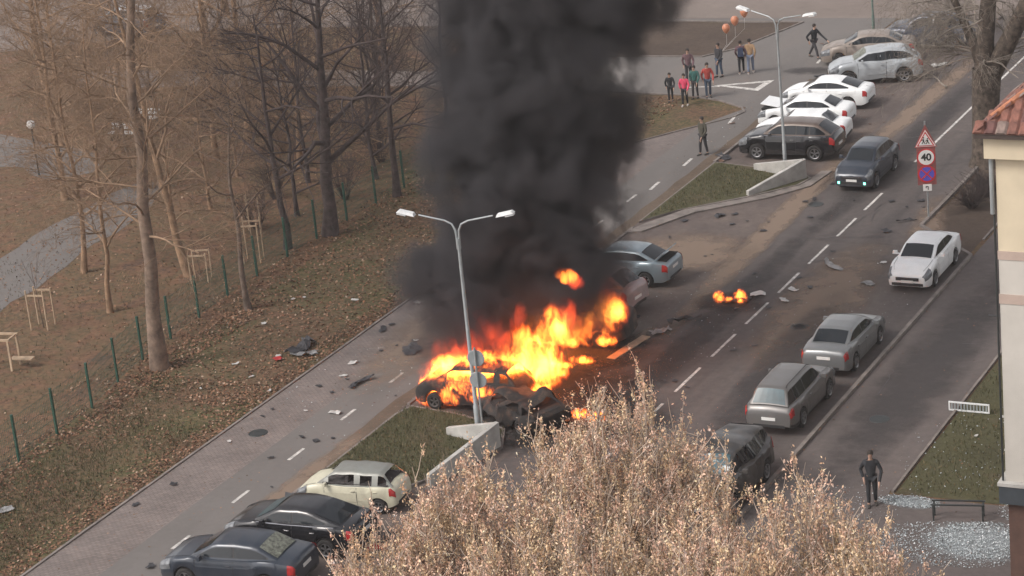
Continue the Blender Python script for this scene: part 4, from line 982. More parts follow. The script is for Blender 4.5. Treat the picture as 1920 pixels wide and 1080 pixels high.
tree(-52.4, 96.5, 11, 0.17, 16, 'dark trunk partly lost in the left edge of the smoke', 'darkbark', 'darktwig', (0.0, 0), 0.45, 0.7, 9)
tree(-57.6, 80.0, 15, 0.17, 17, 'tan tree leaning far to the left over the park path', 'sunlit_tanbark', 'sunlit_tantwig', (-0.13, 0.02), 0.3, 0.8, 12, (6, 6, 5), -0.03)
tree(-66.3, 98.6, 13, 0.20, 18, 'sunlit orange tan trunk in the wood behind the tall tree', 'sunlit_tanbark', 'sunlit_tantwig', (0.03, 0.0), 0.15, 0.8, 13, (6, 6, 5), 0.0)
tree(-78.6, 99.5, 13, 0.20, 19, 'tan tree at the left edge of the picture', 'sunlit_tanbark', 'sunlit_tantwig', (0.0, 0), 0.2, 0.9, 12, (5, 4, 4))
tree(-82.5, 122, 12, 0.22, 20, 'bare tree beyond the dark blue van', 'sunlit_tanbark', 'twig', (0, 0), 0.3, 0.8, 10)
tree(-72.6, 104.5, 14, 0.2, 22, 'tan tree rising behind the tall pale trunk', 'sunlit_tanbark', 'sunlit_tantwig', (.04, 0), 0.2, 0.9, 13, (6, 6, 5), -0.02)
tree(-62.0, 104.0, 9, 0.13, 23, 'slim bare tree by the far park path', 'bark', 'twig', (0.02, 0), 0.2, 1.0, 10)
sp = [(-59.3, 92.5, 8, .10), (-61.8, 88.2, 7, .08), (-58.2, 97.3, 8, .11), (-69.6, 93.2, 7, .08), (-74.6, 101.2, 9, .11), (-64.3, 100.3, 7, .08), (-80.6, 105.8, 8, .1), (-57.2, 88.0, 8, .1), (-60.7, 83.8, 6, .07), (-70.8, 97.8, 7, .09), (-57.0, 101.8, 9, .12), (-67.6, 104.3, 8, .1), (-56.3, 93.5, 9, .11), (-77.5, 103.8, 7, .1), (-63.3, 92.8, 6, .07), (-60.5, 117.2, 9, .12), (-69.0, 116.8, 9, .13), (-76.0, 116.5, 9, .12)]
THICKET = ['thin dark tree behind the fence, just left of the spreading dark tree', 'thin tan tree on the near side of the fallen log', 'thin dark tree between the fence and the horizontal far path', 'thin grey brown tree right of the park benches',
           'thin tan tree behind the park benches', 'thin tan tree in the middle of the sunlit wood', 'thin tan tree near the left end of the far path', 'slim dark tree touching the spreading dark tree', 'small thin tree beside the timber stakes nearest the fence', 'thin grey brown tree just right of the tall tree crown',
           'dark thin tree at the smoke side end of the thicket', 'thin tan tree beside the middle of the far path', 'dark thin tree behind the forked dark tree', 'thin tan tree left of the far path', 'small tan tree in front of the fallen log',
           'bare tree beyond the far path nearest the smoke', 'bare tree beyond the far path near the top of the picture', 'bare tree beyond the far path behind the tall tree']
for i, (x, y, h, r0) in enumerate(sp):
    mt = ('darkbark', 'darktwig') if x > -60 and y < 105 else (('sunlit_tanbark', 'sunlit_tantwig') if i % 3 else ('bark', 'twig'))  # colour by position: sunlight painted as tan, dark in the centre
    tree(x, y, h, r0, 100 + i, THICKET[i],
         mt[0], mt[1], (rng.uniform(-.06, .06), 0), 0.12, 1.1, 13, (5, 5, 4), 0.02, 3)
def shrub(x, y, h, seed, label, twig='sunlit_tantwig', n=26, spread=.5, group='leafless shrubs in the wood', name='shrub'):
    r = random.Random(seed); o = empty(name, (x, y, 0), 0, label, 'shrub', group); T = Tubes()
    for k in range(n):
        a = r.uniform(0, 6.28); e = r.uniform(.15, spread); d = Vector((math.cos(a) * e, math.sin(a) * e, 1))
        branchy(r, T, Vector((math.cos(a) * .12, math.sin(a) * .12, -.02)), d, h * r.uniform(.6, 1), .018, 1, 0.0, .12, (5,))
    link('branches', T.mesh('branches'), M[twig], o)
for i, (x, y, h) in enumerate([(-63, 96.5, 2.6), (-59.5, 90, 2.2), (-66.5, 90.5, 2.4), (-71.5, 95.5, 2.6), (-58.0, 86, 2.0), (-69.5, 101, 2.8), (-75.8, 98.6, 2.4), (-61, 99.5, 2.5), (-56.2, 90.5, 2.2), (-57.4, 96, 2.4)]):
    shrub(x, y, h, 300 + i, 'leafless tan shrub in the sunlit part of the wood' if x < -60 else 'leafless dark shrub in the shade behind the fence', 'sunlit_tantwig' if x < -60 else 'darktwig')  # sunlight and shade are put into the two twig colours
shrub(-28.7, 93.8, 1.1, 400, 'low dark brown bush on the verge behind the road signs', 'darktwig', 70, .9, 'low bushes on the verge'); shrub(-28.5, 95.4, 1.1, 401, 'low brown bush nearer the big tree on the verge', 'darktwig', 70, .9, 'low bushes on the verge')

# the big old tree at the upper right
def big_tree():
    r = random.Random(31); o = empty('tree', (-29.8, 99.6, 0), 0, 'massive old tree with forked trunk and pale drooping twigs behind the building roof', 'tree')
    T = Tubes()
    T.add([(0, 0, -.1), (0, .05, .4), (0.02, 0, 2), (0.1, 0, 3.4), (.18, 0, 4.2)], [.80, .62, .56, .60, .62], 12)
    A_ = [(.05, 0, 3.9), (.15, 0, 5.5), (.45, .1, 8.5), (.9, .2, 12)]; T.add(A_, [.45, .36, .30, .22], 10)
    B_ = [(.3, 0, 3.9), (1.2, .1, 5.6), (2.2, .2, 7.6), (3.2, .3, 10)]; T.add(B_, [.45, .38, .33, .22], 10)
    D_ = [(.0, 0, 4.2), (-.5, 0.2, 5.4), (-1.2, .3, 7.0), (-1.9, .4, 8.5)]; T.add(D_, [.28, .2, .15, .1], 8)
    link('trunk', T.mesh('trunk'), M['oldbark'], o); B = Tubes()
    for k in range(30):
        src = [A_, B_, D_][k % 3]; i = r.randint(0, 2); q = Vector(src[i]).lerp(Vector(src[i + 1]), r.random()); a = r.uniform(0, 6.28)
        d = Vector((math.cos(a), math.sin(a), r.uniform(.1, .7)))
        branchy(r, B, q, d, r.uniform(1.6, 3.0), .05, 3, -.10, .16, (5, 5, 4))
    for k in range(22):      # drooping twigs on the road side
        q = Vector((-.2, .3, r.uniform(4.6, 8.8))); a = r.uniform(2.1, 3.6); d = Vector((math.cos(a), math.sin(a) * .8, r.uniform(-.1, .5)))
        branchy(r, B, q, d, r.uniform(2.0, 3.2), .04, 3, -.09, .15, (6, 5, 4))
    link('crown', B.mesh('crown'), M['greytwig'], o)
big_tree()
# branches broken off by the blast, lying on and around the far cars
def broken_branch(x, y, z, L, seed, ang, label, el=0.2, twig='greytwig'):
    r = random.Random(seed); T = Tubes(); branchy(r, T, Vector((0, 0, 0)), Vector((math.cos(ang), math.sin(ang), el)), L, .05, 3, -.03, .16, (6, 5, 4))
    o = link('broken_branch', T.mesh('broken_branch'), M[twig]); o.location = (x, y, z); tag(o, label, 'branch', 'broken branches round the far cars')
broken_branch(-36.2, 113.2, .3, 2.8, 1, 2.6, 'broken branch lying behind the wrecked silver crossover'); broken_branch(-37.6, 120.5, 1.3, 3.0, 2, 2.9, 'leafy looking broken branch heaped on the dark wreck', .3)
broken_branch(-36.0, 117.5, .6, 3.4, 3, 2.0, 'long broken branch between the silver wreck and the old tree', .5); broken_branch(-35.0, 111.0, .1, 1.8, 4, 2.4, 'small broken branch lying on the road behind the silver wreck', .15)
broken_branch(-36.2, 120.0, 1.2, 3.2, 5, 1.6, 'upright broken branch beside the dark wreck', .7)

# ------------------------------------------------------------------ things in the wood
def stake_frame(x, y, seed, label, h=1.6, name='tree_guard'):
    r = random.Random(seed); o = empty(name, (x, y, 0), r.uniform(0, 1.5), label, 'tree guard', 'timber stakes round saplings')
    for dx, dy in ((-.35, -.35), (.35, -.35), (.35, .35), (-.35, .35)): MB().tube([(dx, dy, 0), (dx * 1.03, dy, h * r.uniform(.92, 1.05))], .035, 6).build('stake', M['wood'], o)
    for dy in (-.35, .35): MB().box((0, dy, h * .9), (.75, .03, .07)).build('rail', M['wood'], o)
    T = Tubes(); branchy(r, T, Vector((0, 0, 0)), Vector((0, 0, 1)), 2.6, .025, 2, .02, .06, (5, 4)); link('sapling', T.mesh('sapling'), M['twig'], o)
stake_frame(-60.1, 73.4, 1, 'pale timber stakes round a sapling near the left edge'); stake_frame(-58.0, 85.4, 2, 'timber stakes round a sapling behind the tall pale tree', 1.8)
stake_frame(-55.8, 82.2, 3, 'timber stakes by the fence below the dark spreading tree', 1.8)
stake_frame(-56.7, 79.6, 4, 'short timber stakes midway between tall tree and dark tree', 1.3)
o = empty('timber_frame', (-58.9, 69.3, 0), R_(10), 'pale open timber frame like a small table at the left edge', 'frame')
for dx in (-.5, .5):
    for dy in (-.35, .35): MB().box((dx, dy, .6), (.08, .08, 1.2)).build('leg', M['wood'], o)
for dy in (-.35, .35): MB().box((0, dy, 1.23), (1.15, .08, .07)).build('rail', M['wood'], o)
for dx in (-.5, .5): MB().box((dx, 0, 1.22), (.07, .62, .06)).build('crossbar', M['wood'], o)
MB().box((.75, .1, .35), (.9, .3, .05)).build('shelf', M['wood'], o)
def park_bench(x, y, rz, label):
    o = empty('park_bench', (x, y, 0), rz, label, 'bench', 'benches in the park')
    for k in range(3): MB().box((0, -.16 + k * .16, .45), (1.6, .13, .04)).build('slat', M['white_metal'], o)
    for k in range(2): MB().box((0, .27, .62 + k * .17), (1.6, .03, .12)).build('slat', M['white_metal'], o)
    for dx in (-.65, .65): MB().box((dx, 0, .21), (.06, .4, .42)).box((dx, .25, .6), (.05, .04, .5)).build('leg', M['darkmetal'], o)
park_bench(-72.6, 97.2, R_(5), 'pale slatted park bench among the trees, the one facing the camera'); park_bench(-73.2, 99.8, R_(5), 'pale slatted park bench farther back among the trees')
o = empty('globe_lamp', (-73.6, 91.4, 0), 0, 'white globe lamp on a thin post near the left edge', 'lamp')
MB().tube([(0, 0, 0), (0, 0, 2.3)], .04, 8).build('pole', M['darkmetal'], o)
s_ = MB(); s_.lathe([(.0001, 0), (.09, .01), (.17, .08), (.21, .2), (.17, .33), (.09, .4), (.0001, .41)], 16); [setattr(v, 'z', v.z + 2.3) for v in s_.V]; s_.build('globe', M['sign_white'], o, True)
for i, (x, y, L, a) in enumerate(((-64.5, 101.9, 4.5, .05), (-70, 100.8, 3.4, .0), (-75.4, 106.2, 2.5, .4))):
    T = Tubes(); T.add([(-L / 2, 0, .1), (0, .05, .13), (L / 2, 0, .1)], [.1, .09, .06], 7); lo = link('fallen_log', T.mesh('fallen_log'), M['sunlit_tanbark']); lo.location = (x, y, 0); lo.rotation_euler = (0, 0, a)
    tag(lo, ['pale fallen log crossing the middle of the wood', 'fallen log beside the park benches', 'short fallen log near the left part of the wood'][i], 'log')

# ------------------------------------------------------------------ foreground tree tops
def seed_tree(x, y, h, seed, label, width, n_shoots, cl=15, low=0.35):
    r = random.Random(seed); o = empty('dry_tree', (x, y, 0), 0, label, 'tree', 'foreground trees hung with dry seeds')
    T = Tubes(); pts = [Vector((0, 0, -.1)), Vector((.05, 0, h * .2)), Vector((-.05, .05, h * .4)), Vector((0, 0, h * .6))]
    T.add(pts, [.30, .22, .18, .12], 9); link('trunk', T.mesh('trunk'), M['bark'], o)
    B = Tubes(); ends = []
    for k in range(n_shoots):
        q = pts[1].lerp(pts[3], r.random()); a = r.uniform(0, 6.283); rr = math.sqrt(r.random()) * width
        hh = h * (1 - 0.27 * (rr / width) ** 2) * r.uniform(.72, 1.0); 
        if r.random() < .14: hh *= r.uniform(1.05, 1.2)
        tip = Vector((math.cos(a) * rr, math.sin(a) * rr, hh)); mid = q.lerp(tip, .55) + Vector((math.cos(a) * rr * .28, math.sin(a) * rr * .28, -h * .04))
        P_ = [q, q.lerp(mid, .5) + Vector((r.gauss(0, .1), r.gauss(0, .1), -.1)), mid, mid.lerp(tip, .5) + Vector((r.gauss(0, .08), r.gauss(0, .08), 0)), tip]
        B.add(P_, [.05, .035, .028, .020, .009], 4)
        for j in range(7):
            t = r.uniform(.25, .98); s_ = P_[2].lerp(P_[4], t) if t > .3 else P_[1].lerp(P_[2], .9)
            dd = Vector((r.gauss(0, .42), r.gauss(0, .42), r.uniform(.4, 1.5))); e_, _ = bend(r, s_, dd, r.uniform(.5, 1.15), 3, .12, .05)
            B.add(e_, [.016, .013, .010, .006], 3); ends.append(e_)
        ends.append([P_[3], P_[3].lerp(tip, .5), tip]); ends.append([P_[2], P_[2].lerp(P_[3], .5), P_[3]])
    link('branches', B.mesh('branches'), M['paletwig'], o)
    # clusters of dry winged seeds hanging along the shoots
    n2 = np.random.RandomState(seed); C_ = []
    for e_ in ends:
        for j in range(int(n2.poisson(2.1))):
            t = n2.uniform(.2, 1) * (len(e_) - 1); i = min(int(t), len(e_) - 2); C_.append(tuple(e_[i].lerp(e_[i + 1], t - i)))
    C_ = np.array(C_); m = len(C_); per = cl
    off = n2.normal(0, 1, (m, per, 3)) * np.array([.035, .035, .125]) * n2.uniform(.4, 1.6, (m, 1, 1)); off[:, :, 2] -= .02
    c = (C_[:, None] + off).reshape(-1, 3); n_ = len(c)
    u = n2.normal(0, 1, (n_, 3)); u[:, 2] *= 1.5; u /= np.linalg.norm(u, axis=1)[:, None]; v = np.cross(u, n2.normal(0, 1, (n_, 3))); v /= np.linalg.norm(v, axis=1)[:, None]
    sz = n2.uniform(.020, .052, n_)[:, None]; u = u * sz; v = v * sz * .45
    Q = np.stack([c - u, c - v, c + u, c + v], 1)
    s_ = link('seeds', quads_mesh('seeds', Q), M['seed'], o); s_['kind'] = 'stuff'
    return o
seed_tree(-25.3, 52.3, 8.6, 41, 'largest dry seed laden treetop, the one rising highest in front of the low orange fire', 2.8, 210)
seed_tree(-19.4, 49.2, 8.4, 42, 'dry seed laden treetop in front of the dusty dark car', 2.2, 120)
seed_tree(-27.5, 48.3, 8.6, 43, 'dry seed laden treetop reaching over the tail of the black sedan', 2.0, 110)
seed_tree(-24.3, 46.2, 8.2, 44, 'dry seed laden treetop filling the bottom centre of the picture', 3.2, 210)
seed_tree(-21.6, 49.0, 7.9, 46, 'small dry seed laden treetop wedged between two larger ones', 1.7, 80)
seed_tree(-28.6, 46.2, 7.7, 47, 'dry seed laden treetop in the lower left beside the dark blue sedan', 1.9, 90)
seed_tree(-17.4, 48.2, 7.6, 48, 'dry seed laden treetop farthest right, beside the figure in black', 1.6, 70)
seed_tree(-20.4, 46.2, 8.0, 45, 'dry seed laden treetop low at the bottom, right of the centre one', 2.2, 110)

# ------------------------------------------------------------------ people
def skin_mesh(name, verts, edges, radii, root, mat, parent, sub=1):
    me = bpy.data.meshes.new(name); me.from_pydata(verts, edges, []); o = bpy.data.objects.new(name, me); C.objects.link(o)
    md = o.modifiers.new('s', 'SKIN'); md.use_smooth_shade = True
    for v, r_ in zip(me.skin_vertices[0].data, radii): v.radius = (r_, r_) if isinstance(r_, float) else r_; v.use_root = False
    me.skin_vertices[0].data[root].use_root = True
    sb = o.modifiers.new('u', 'SUBSURF'); sb.levels = sub; sb.render_levels = sub
    dg_ = bpy.context.evaluated_depsgraph_get(); dg_.update(); m2 = bpy.data.meshes.new_from_object(o.evaluated_get(dg_)); m2.name = name
    bpy.data.objects.remove(o); m2.materials.clear(); return link(name, m2, mat, parent)
M['skin'] = plain('skin', (0.42, 0.26, 0.19), 0.6, var=0.05); M['hair'] = plain('dark hair', (0.03, 0.022, 0.018), 0.8)
M['shoe'] = plain('shoes', (0.05, 0.045, 0.04), 0.7); M['shoe_white'] = plain('pale shoes', (0.55, 0.5, 0.46), 0.7)
CM = {k: plain(k + ' cloth', c, 0.9, var=0.15, scale=6) for k, c in dict(black=(.018, .02, .024), dark=(.035, .035, .04), jeans=(.05, .075, .115), pale_jeans=(.16, .19, .26), red=(.35, .055, .045), pink=(.65, .07, .14), mauve=(.13, .075, .085), olive=(.065, .06, .045), tan=(.40, .26, .15), navy=(.03, .045, .09), teal=(.03, .11, .10)).items()}
def person(x, y, head, label, coat, trousers, h=1.75, stride=0.25, arm=0.15, lean=0.0, shoes='shoe', bag=None, elbow=0.15, coat_long=0.0, z=0.0, hat=None):
    k = h / 1.75; o = empty('person', (x, y, z), R_(head), label, 'person'); f = lambda a, b, c: (a * k, (b + lean * c) * k, c * k)
    st = stride
    V = [f(0, 0, .95), f(0, .0, 1.15), f(0, .0, 1.36), f(0, 0.01, 1.47), f(0, .02, 1.53), f(0, .03, 1.62), f(0, .025, 1.70)]
    Rr = [.105, .085, .085, .05, .048, .082, .07]; E = [(0, 1), (1, 2), (2, 3), (3, 4), (4, 5), (5, 6)]
    def chain(start, pts, rs):
        prev = start
        for p, r_ in zip(pts, rs): V.append(p); Rr.append(r_); E.append((prev, len(V) - 1)); prev = len(V) - 1
        return prev
    AR, LG = {}, {}
    for sx in (-1, 1):
        sw = arm * sx
        AR[sx] = [f(sx * .18, 0, 1.40), f(sx * (.23 + abs(elbow) * .3), -sw * .6 - .02, 1.13), f(sx * .22, -sw * 1.3 + elbow * .9, .90), f(sx * .215, -sw * 1.4 + elbow * 1.1, .83)]
        e = chain(2, AR[sx], [.055, .043, .030, .032]); b_ = Vector(AR[sx][3])
        for q in range(4):
            yy = (-.03 + q * .02) * k; L_ = (.085, .095, .09, .07)[q] * k
            chain(e, [tuple(b_ + Vector((0, yy, -.03 * k))), tuple(b_ + Vector((0, yy * 1.15 + .006, -.03 * k - L_ * .6))), tuple(b_ + Vector((-sx * .012, yy * 1.15 + .015, -.03 * k - L_)))], [.010, .009, .008])
        chain(e, [tuple(b_ + Vector((-sx * .01, .035 * k, -.005))), tuple(b_ + Vector((-sx * .015, .055 * k, -.045 * k)))], [.011, .009])
        fw = st * sx
        LG[sx] = [f(sx * .09, 0, .88), f(sx * .10, fw * .55 + .03, .50), f(sx * .10, fw - (.0 if fw > 0 else .02), .10), f(sx * .105, fw + .02, .045), f(sx * .12, fw + .16, .03)]
        chain(0, LG[sx], [.085, .058, .042, .04, .035])
    skin_mesh('body', V, E, [float(r_ * k) for r_ in Rr], 0, M['skin'], o)
    # coat
    V2 = [f(0, 0, .90 - coat_long), f(0, .0, 1.15), f(0, .0, 1.38), f(0, .01, 1.47)]; R2 = [(.155, .145), (.145, .135), (.15, .13), (.07, .07)]; E2 = [(0, 1), (1, 2), (2, 3)]
    for sx in (-1, 1):
        prev = 2
        for p, r_ in zip(AR[sx][:3], (.075, .06, .048)): V2.append(p); R2.append((r_, r_)); E2.append((prev, len(V2) - 1)); prev = len(V2) - 1
    skin_mesh('jacket', V2, E2, [(a * k, b * k) for a, b in R2], 1, CM[coat], o)
    V3 = [f(0, 0, .96)]; R3 = [(.135, .13)]; E3 = []
    for sx in (-1, 1):
        prev = 0
        for p, r_ in zip(LG[sx][:3], (.098, .070, .056)): V3.append(p); R3.append((r_, r_)); E3.append((prev, len(V3) - 1)); prev = len(V3) - 1
    skin_mesh('trousers', V3, E3, [(a * k, b * k) for a, b in R3], 0, CM[trousers], o)
    for sx in (-1, 1):
        a, b = Vector(LG[sx][3]), Vector(LG[sx][4]); MB().tube([a + Vector((0, -.05, 0)), a.lerp(b, .5) + Vector((0, 0, .005)), b + Vector((0, .04, -.005))], [.05 * k, .05 * k, .03 * k], 8).build('shoe', M[shoes], o, True)
    hm = MB(); hc = Vector(f(0, .015, 1.665)); hm.lathe([(.0001, .105), (.06, .095), (.095, .05), (.105, 0), (.10, -.05), (.085, -.07)], 14)
    hm.V = [v * k * .9 + hc + Vector((0, -.018 * k, 0)) for v in hm.V]; hm.build('hair', CM[hat] if hat else M['hair'], o, True)
    fc = Vector(f(0, .11, 1.625)); MB().box(fc + Vector((0, .0, -.005)), (.022, .03, .045), taper=.5).build('nose', M['skin'], o)
    for sx in (-1, 1): MB().box(fc + Vector((sx * .032, -.012, .02)), (.02, .012, .012)).build('eye', M['hair'], o)
    if bag: MB().box(Vector(f(0, -.19, 1.18)), (.30 * k, .17 * k, .44 * k), taper=.85).build('backpack', CM[bag], o)
    return o
person(-47.6, 107.3, 200, 'person all in black standing left of the pink jacket', 'black', 'black', 1.45, .06)
person(-46.6, 106.7, 190, 'person in a bright pink jacket and dark trousers', 'pink', 'black', 1.6, .1, shoes='shoe_white')
person(-46.6, 108.0, 185, 'person in a teal top half hidden between pink and red jackets', 'teal', 'dark', 1.65, .08)
person(-46.0, 108.2, 210, 'person in a bulky red jacket', 'red', 'jeans', 1.75, .08)
person(-48.0, 110.6, 200, 'person in a mauve coat behind the red jacket', 'mauve', 'dark', 1.78, .1, coat_long=.15)
person(-46.9, 111.9, 160, 'person in dark jacket and blue jeans standing below the orange balls', 'dark', 'jeans', 1.75, .08)
person(-46.0, 112.6, 20, 'person in dark jacket carrying a navy backpack beside the tan coat', 'mauve', 'black', 1.7, .14, bag='navy', shoes='shoe_white')
person(-45.55, 112.7, 15, 'person in a tan coat and pale jeans walking away', 'tan', 'pale_jeans', 1.78, .16, shoes='shoe_white')
person(-43.4, 115.9, 250, 'person in black striding across the path with an arm swung out', 'black', 'dark', 1.78, .36, .32, .08, elbow=.3)
person(-42.6, 99.2, 160, 'person in an olive coat walking on the cycle path alone', 'olive', 'dark', 1.78, .12, coat_long=.1)
person(-23.5, 65.6, 200, 'person all in black standing behind the dry treetop', 'black', 'black', 1.8, .08, elbow=.25)

# orange spots over the group, shaped as balls with added strings
M['ball'] = plain('orange balloon', (0.50, 0.20, 0.11), 0.35, var=.05)
for i, (x, y, zz) in enumerate(((-46.35, 111.8, 2.5), (-45.95, 112.0, 2.85), (-45.55, 112.3, 3.2))):
    o = empty('ball', (x, y, zz), 0, ['lowest of the orange balls above the group', 'middle one of the orange balls above the group', 'highest of the orange balls above the group'][i], 'ball', 'orange balls')
    s_ = MB(); s_.lathe([(.0001, -.26), (.05, -.24), (.15, -.12), (.2, 0.02), (.19, .12), (.12, .22), (.0001, .25)], 18); s_.build('ball_skin', M['ball'], o, True)
    MB().tube([(0, 0, -.25), (-.02, 0, -.8), (-46.9 - x, 111.9 - y, 1.1 - zz)], .004, 4).build('string', M['sign_white'], o)

# ------------------------------------------------------------------ debris
disc('glass_dust', -19.7, 64.0, 1.9, 1.5, 0.011, 'glassdust'); disc('glass_dust', -22.5, 66.05, 1.1, .5, 0.013, 'glassdust')
M['scrap_dark'] = plain('dark scrap', (0.03, 0.03, 0.035), 0.6, var=.4); M['scrap_white'] = plain('white scrap', (0.5, 0.49, 0.47), 0.5, var=.15)
M['scrap_red'] = plain('red plastic', (0.42, 0.03, 0.03), 0.4); M['scrap_grey'] = plain('grey scrap', (0.25, 0.25, 0.25), 0.6, var=.4); M['scrap_brown'] = plain('brown scrap', (0.16, 0.09, 0.06), 0.8, var=.4)
M['ember'] = plain('embers', (0.4, 0.1, 0.03), 0.9, emit=((1, .22, .04), 3.0))
def scrap(x, y, L, W_, mat, seed, label, group, z=0.02, curl=.25, name='debris', cat='debris', zrot=None):
    """torn bent sheet with a thickness"""
    r = random.Random(seed); nu, nv = 7, 4; V = []; F = []
    for t in (0, 1):
        for i in range(nu):
            for j in range(nv):
                u, v = i / (nu - 1) - .5, j / (nv - 1) - .5; e = .75 + .5 * mnoise.noise(Vector((u * 4, v * 4, seed * 1.7)))
                px, py = u * L * (1 + .15 * r.uniform(-1, 1)), v * W_ * e * (1 - .5 * abs(u)) * 1.6 + u * u * L * curl * 2
                pz = .02 + abs(mnoise.noise(Vector((px * 3, py * 3, seed)))) * L * .28 + (.0 if t == 0 else .012)
                V.append((px, py, pz))
    o_ = nu * nv
    for i in range(nu - 1):
        for j in range(nv - 1):
            a = i * nv + j; F += [(a, a + 1, a + nv + 1, a + nv), (o_ + a, o_ + a + nv, o_ + a + nv + 1, o_ + a + 1)]
    rim = [i * nv for i in range(nu)] + [(nu - 1) * nv + j for j in range(1, nv)] + [i * nv + nv - 1 for i in range(nu - 2, -1, -1)] + [j for j in range(nv - 2, 0, -1)]
    for a, b in zip(rim, rim[1:] + rim[:1]): F.append((a, b, b + o_, a + o_))
    o = obj(name, V, F, M[mat], loc=(x, y, z), rz=r.uniform(0, 6.28) if zrot is None else zrot); tag(o, label, cat, group); return o
GD = 'pieces torn off the cars by the blast'
special = [(-48.3, 73.6, 1.5, .5, 'scrap_dark', 'long torn black bumper on the leafy verge left of the footpath'), (-47.9, 72.9, 1.0, .3, 'scrap_grey', 'grey bumper strip beside the black bumper on the verge'),
 (-48.6, 72.3, .35, .22, 'scrap_red', 'broken red tail light lens lying in the leaves'), (-48.8, 72.6, .22, .16, 'scrap_white', 'small white fragment next to the red tail light lens'),
 (-45.6, 72.6, .28, .24, 'scrap_white', 'small white lump in the middle of the footpath'), (-43.8, 68.2, .42, .22, 'scrap_white', 'white plastic piece on the cycle path beside a painted dash'),
 (-44.4, 70.9, 1.1, .25, 'scrap_dark', 'thin curved dark strip on the cycle path left of the flames'), (-46.2, 76.0, .6, .2, 'scrap_dark', 'dark strip on the footpath near the grass edge'),
 (-44.0, 74.2, .9, .5, 'scrap_dark', 'black panel at the edge of the smoke on the cycle path'), (-32.0, 85.9, 1.35, .22, 'scrap_grey', 'pale twisted strip lying across the centre line'),
 (-33.6, 82.4, .55, .32, 'scrap_white', 'white scrap beside the small roadside fire'), (-32.5, 83.1, .5, .2, 'scrap_white', 'white scrap on the centre line below the twisted strip'),
 (-32.4, 81.9, .45, .2, 'scrap_white', 'second white scrap on the road just below the centre line scrap'), (-31.2, 90.3, .45, .3, 'scrap_dark', 'dark scrap on the road above the white sedan'),
 (-30.8, 91.7, .8, .1, 'scrap_dark', 'thin dark rod on the road right of the dark scrap'), (-38.6, 91.0, .5, .25, 'scrap_dark', 'dark scrap on the paving below the second island'),
 (-29.9, 84.3, .5, .3, 'scrap_grey', 'grey scrap at the left front wheel of the white sedan'), (-30.1, 86.7, .22, .2, 'scrap_white', 'small white lump left of the white sedan'),
 (-35.3, 79.2, 1.3, .2, 'scrap_dark', 'thin dark strip on the bays right of the sooty car'), (-35.6, 77.9, .9, .3, 'scrap_grey', 'grey torn panel on the bays below the silver blue sedan'),
 (-42.6, 56.6, .9, .25, 'scrap_dark', 'curved black strip lying before the dark blue sedan'), (-43.2, 55.9, .28, .22, 'scrap_dark', 'small black lump on the cycle path near a painted dash'),
 (-41.5, 61.4, .9, .7, 'scrap_dark', 'torn black bumper in front of the cream hatchback'), (-41.3, 112.0, 1.2, .8, 'scrap_dark', 'crumpled dark bumper before the wrecked silver crossover'),
 (-36.6, 115.0, .9, .5, 'scrap_white', 'torn white panel behind the wrecked silver crossover'), (-41.5, 98.9, .9, .4, 'scrap_dark', 'dark plastic undertray in front of the black crossover'),
 (-50.5, 58.2, .6, .4, 'scrap_grey', 'grey blue rag on the grass near the bottom left corner'), (-36.6, 59.6, 1.3, .5, 'scrap_dark', 'crumpled dark metal behind the black sedan'), (-36.9, 58.9, .7, .4, 'scrap_red', 'torn red tail light part behind the black sedan')]
for i, (x, y, L, W_, mt, lb) in enumerate(special): scrap(x, y, L, W_, mt, 500 + i, lb, GD)
zones = [((-46.5, -42.4), (58, 84), 26, 'dark', 'small dark fragment scattered on the footpath and cycle path', 'dark fragments on the paths'), ((-46.5, -42.4), (60, 82), 7, 'white', 'small white fragment scattered on the footpath and cycle path', 'white fragments on the paths'),
         ((-36.5, -30.2), (72, 96), 26, 'dark', 'small dark fragment scattered on the road', 'dark fragments on the road'), ((-41, -36), (76, 92), 22, 'dark', 'small dark fragment scattered on the parking bays', 'dark fragments on the bays'),
         ((-52, -47.2), (56, 80), 8, 'white', 'small pale fragment lying in the leaves of the verge', 'pale fragments on the verge'), ((-23, -18.5), (67, 80), 7, 'white', 'small pale fragment lying on the lawn by the building', 'pale fragments on the lawn'),
         ((-44, -36), (98, 122), 16, 'brown', 'small brown fragment scattered near the far parked cars', 'brown fragments by the far cars')]
for zi, (xr, yr, n, mt, lb, gp) in enumerate(zones):
    for i in range(n):
        s_ = rng.uniform(.10, .30); scrap(rng.uniform(*xr), rng.uniform(*yr), s_, s_ * rng.uniform(.3, .8), 'scrap_' + mt, 900 + zi * 50 + i, lb, gp)
o = tag(MB().box((0, 0, .03), (.35, 2.4, .05)).build('plank', M['wood']), 'flat brown board lying on the bays beside the burning sedan', 'board'); o.location = (-36.2, 76.2, .0); o.rotation_euler = (0, 0, -.15)

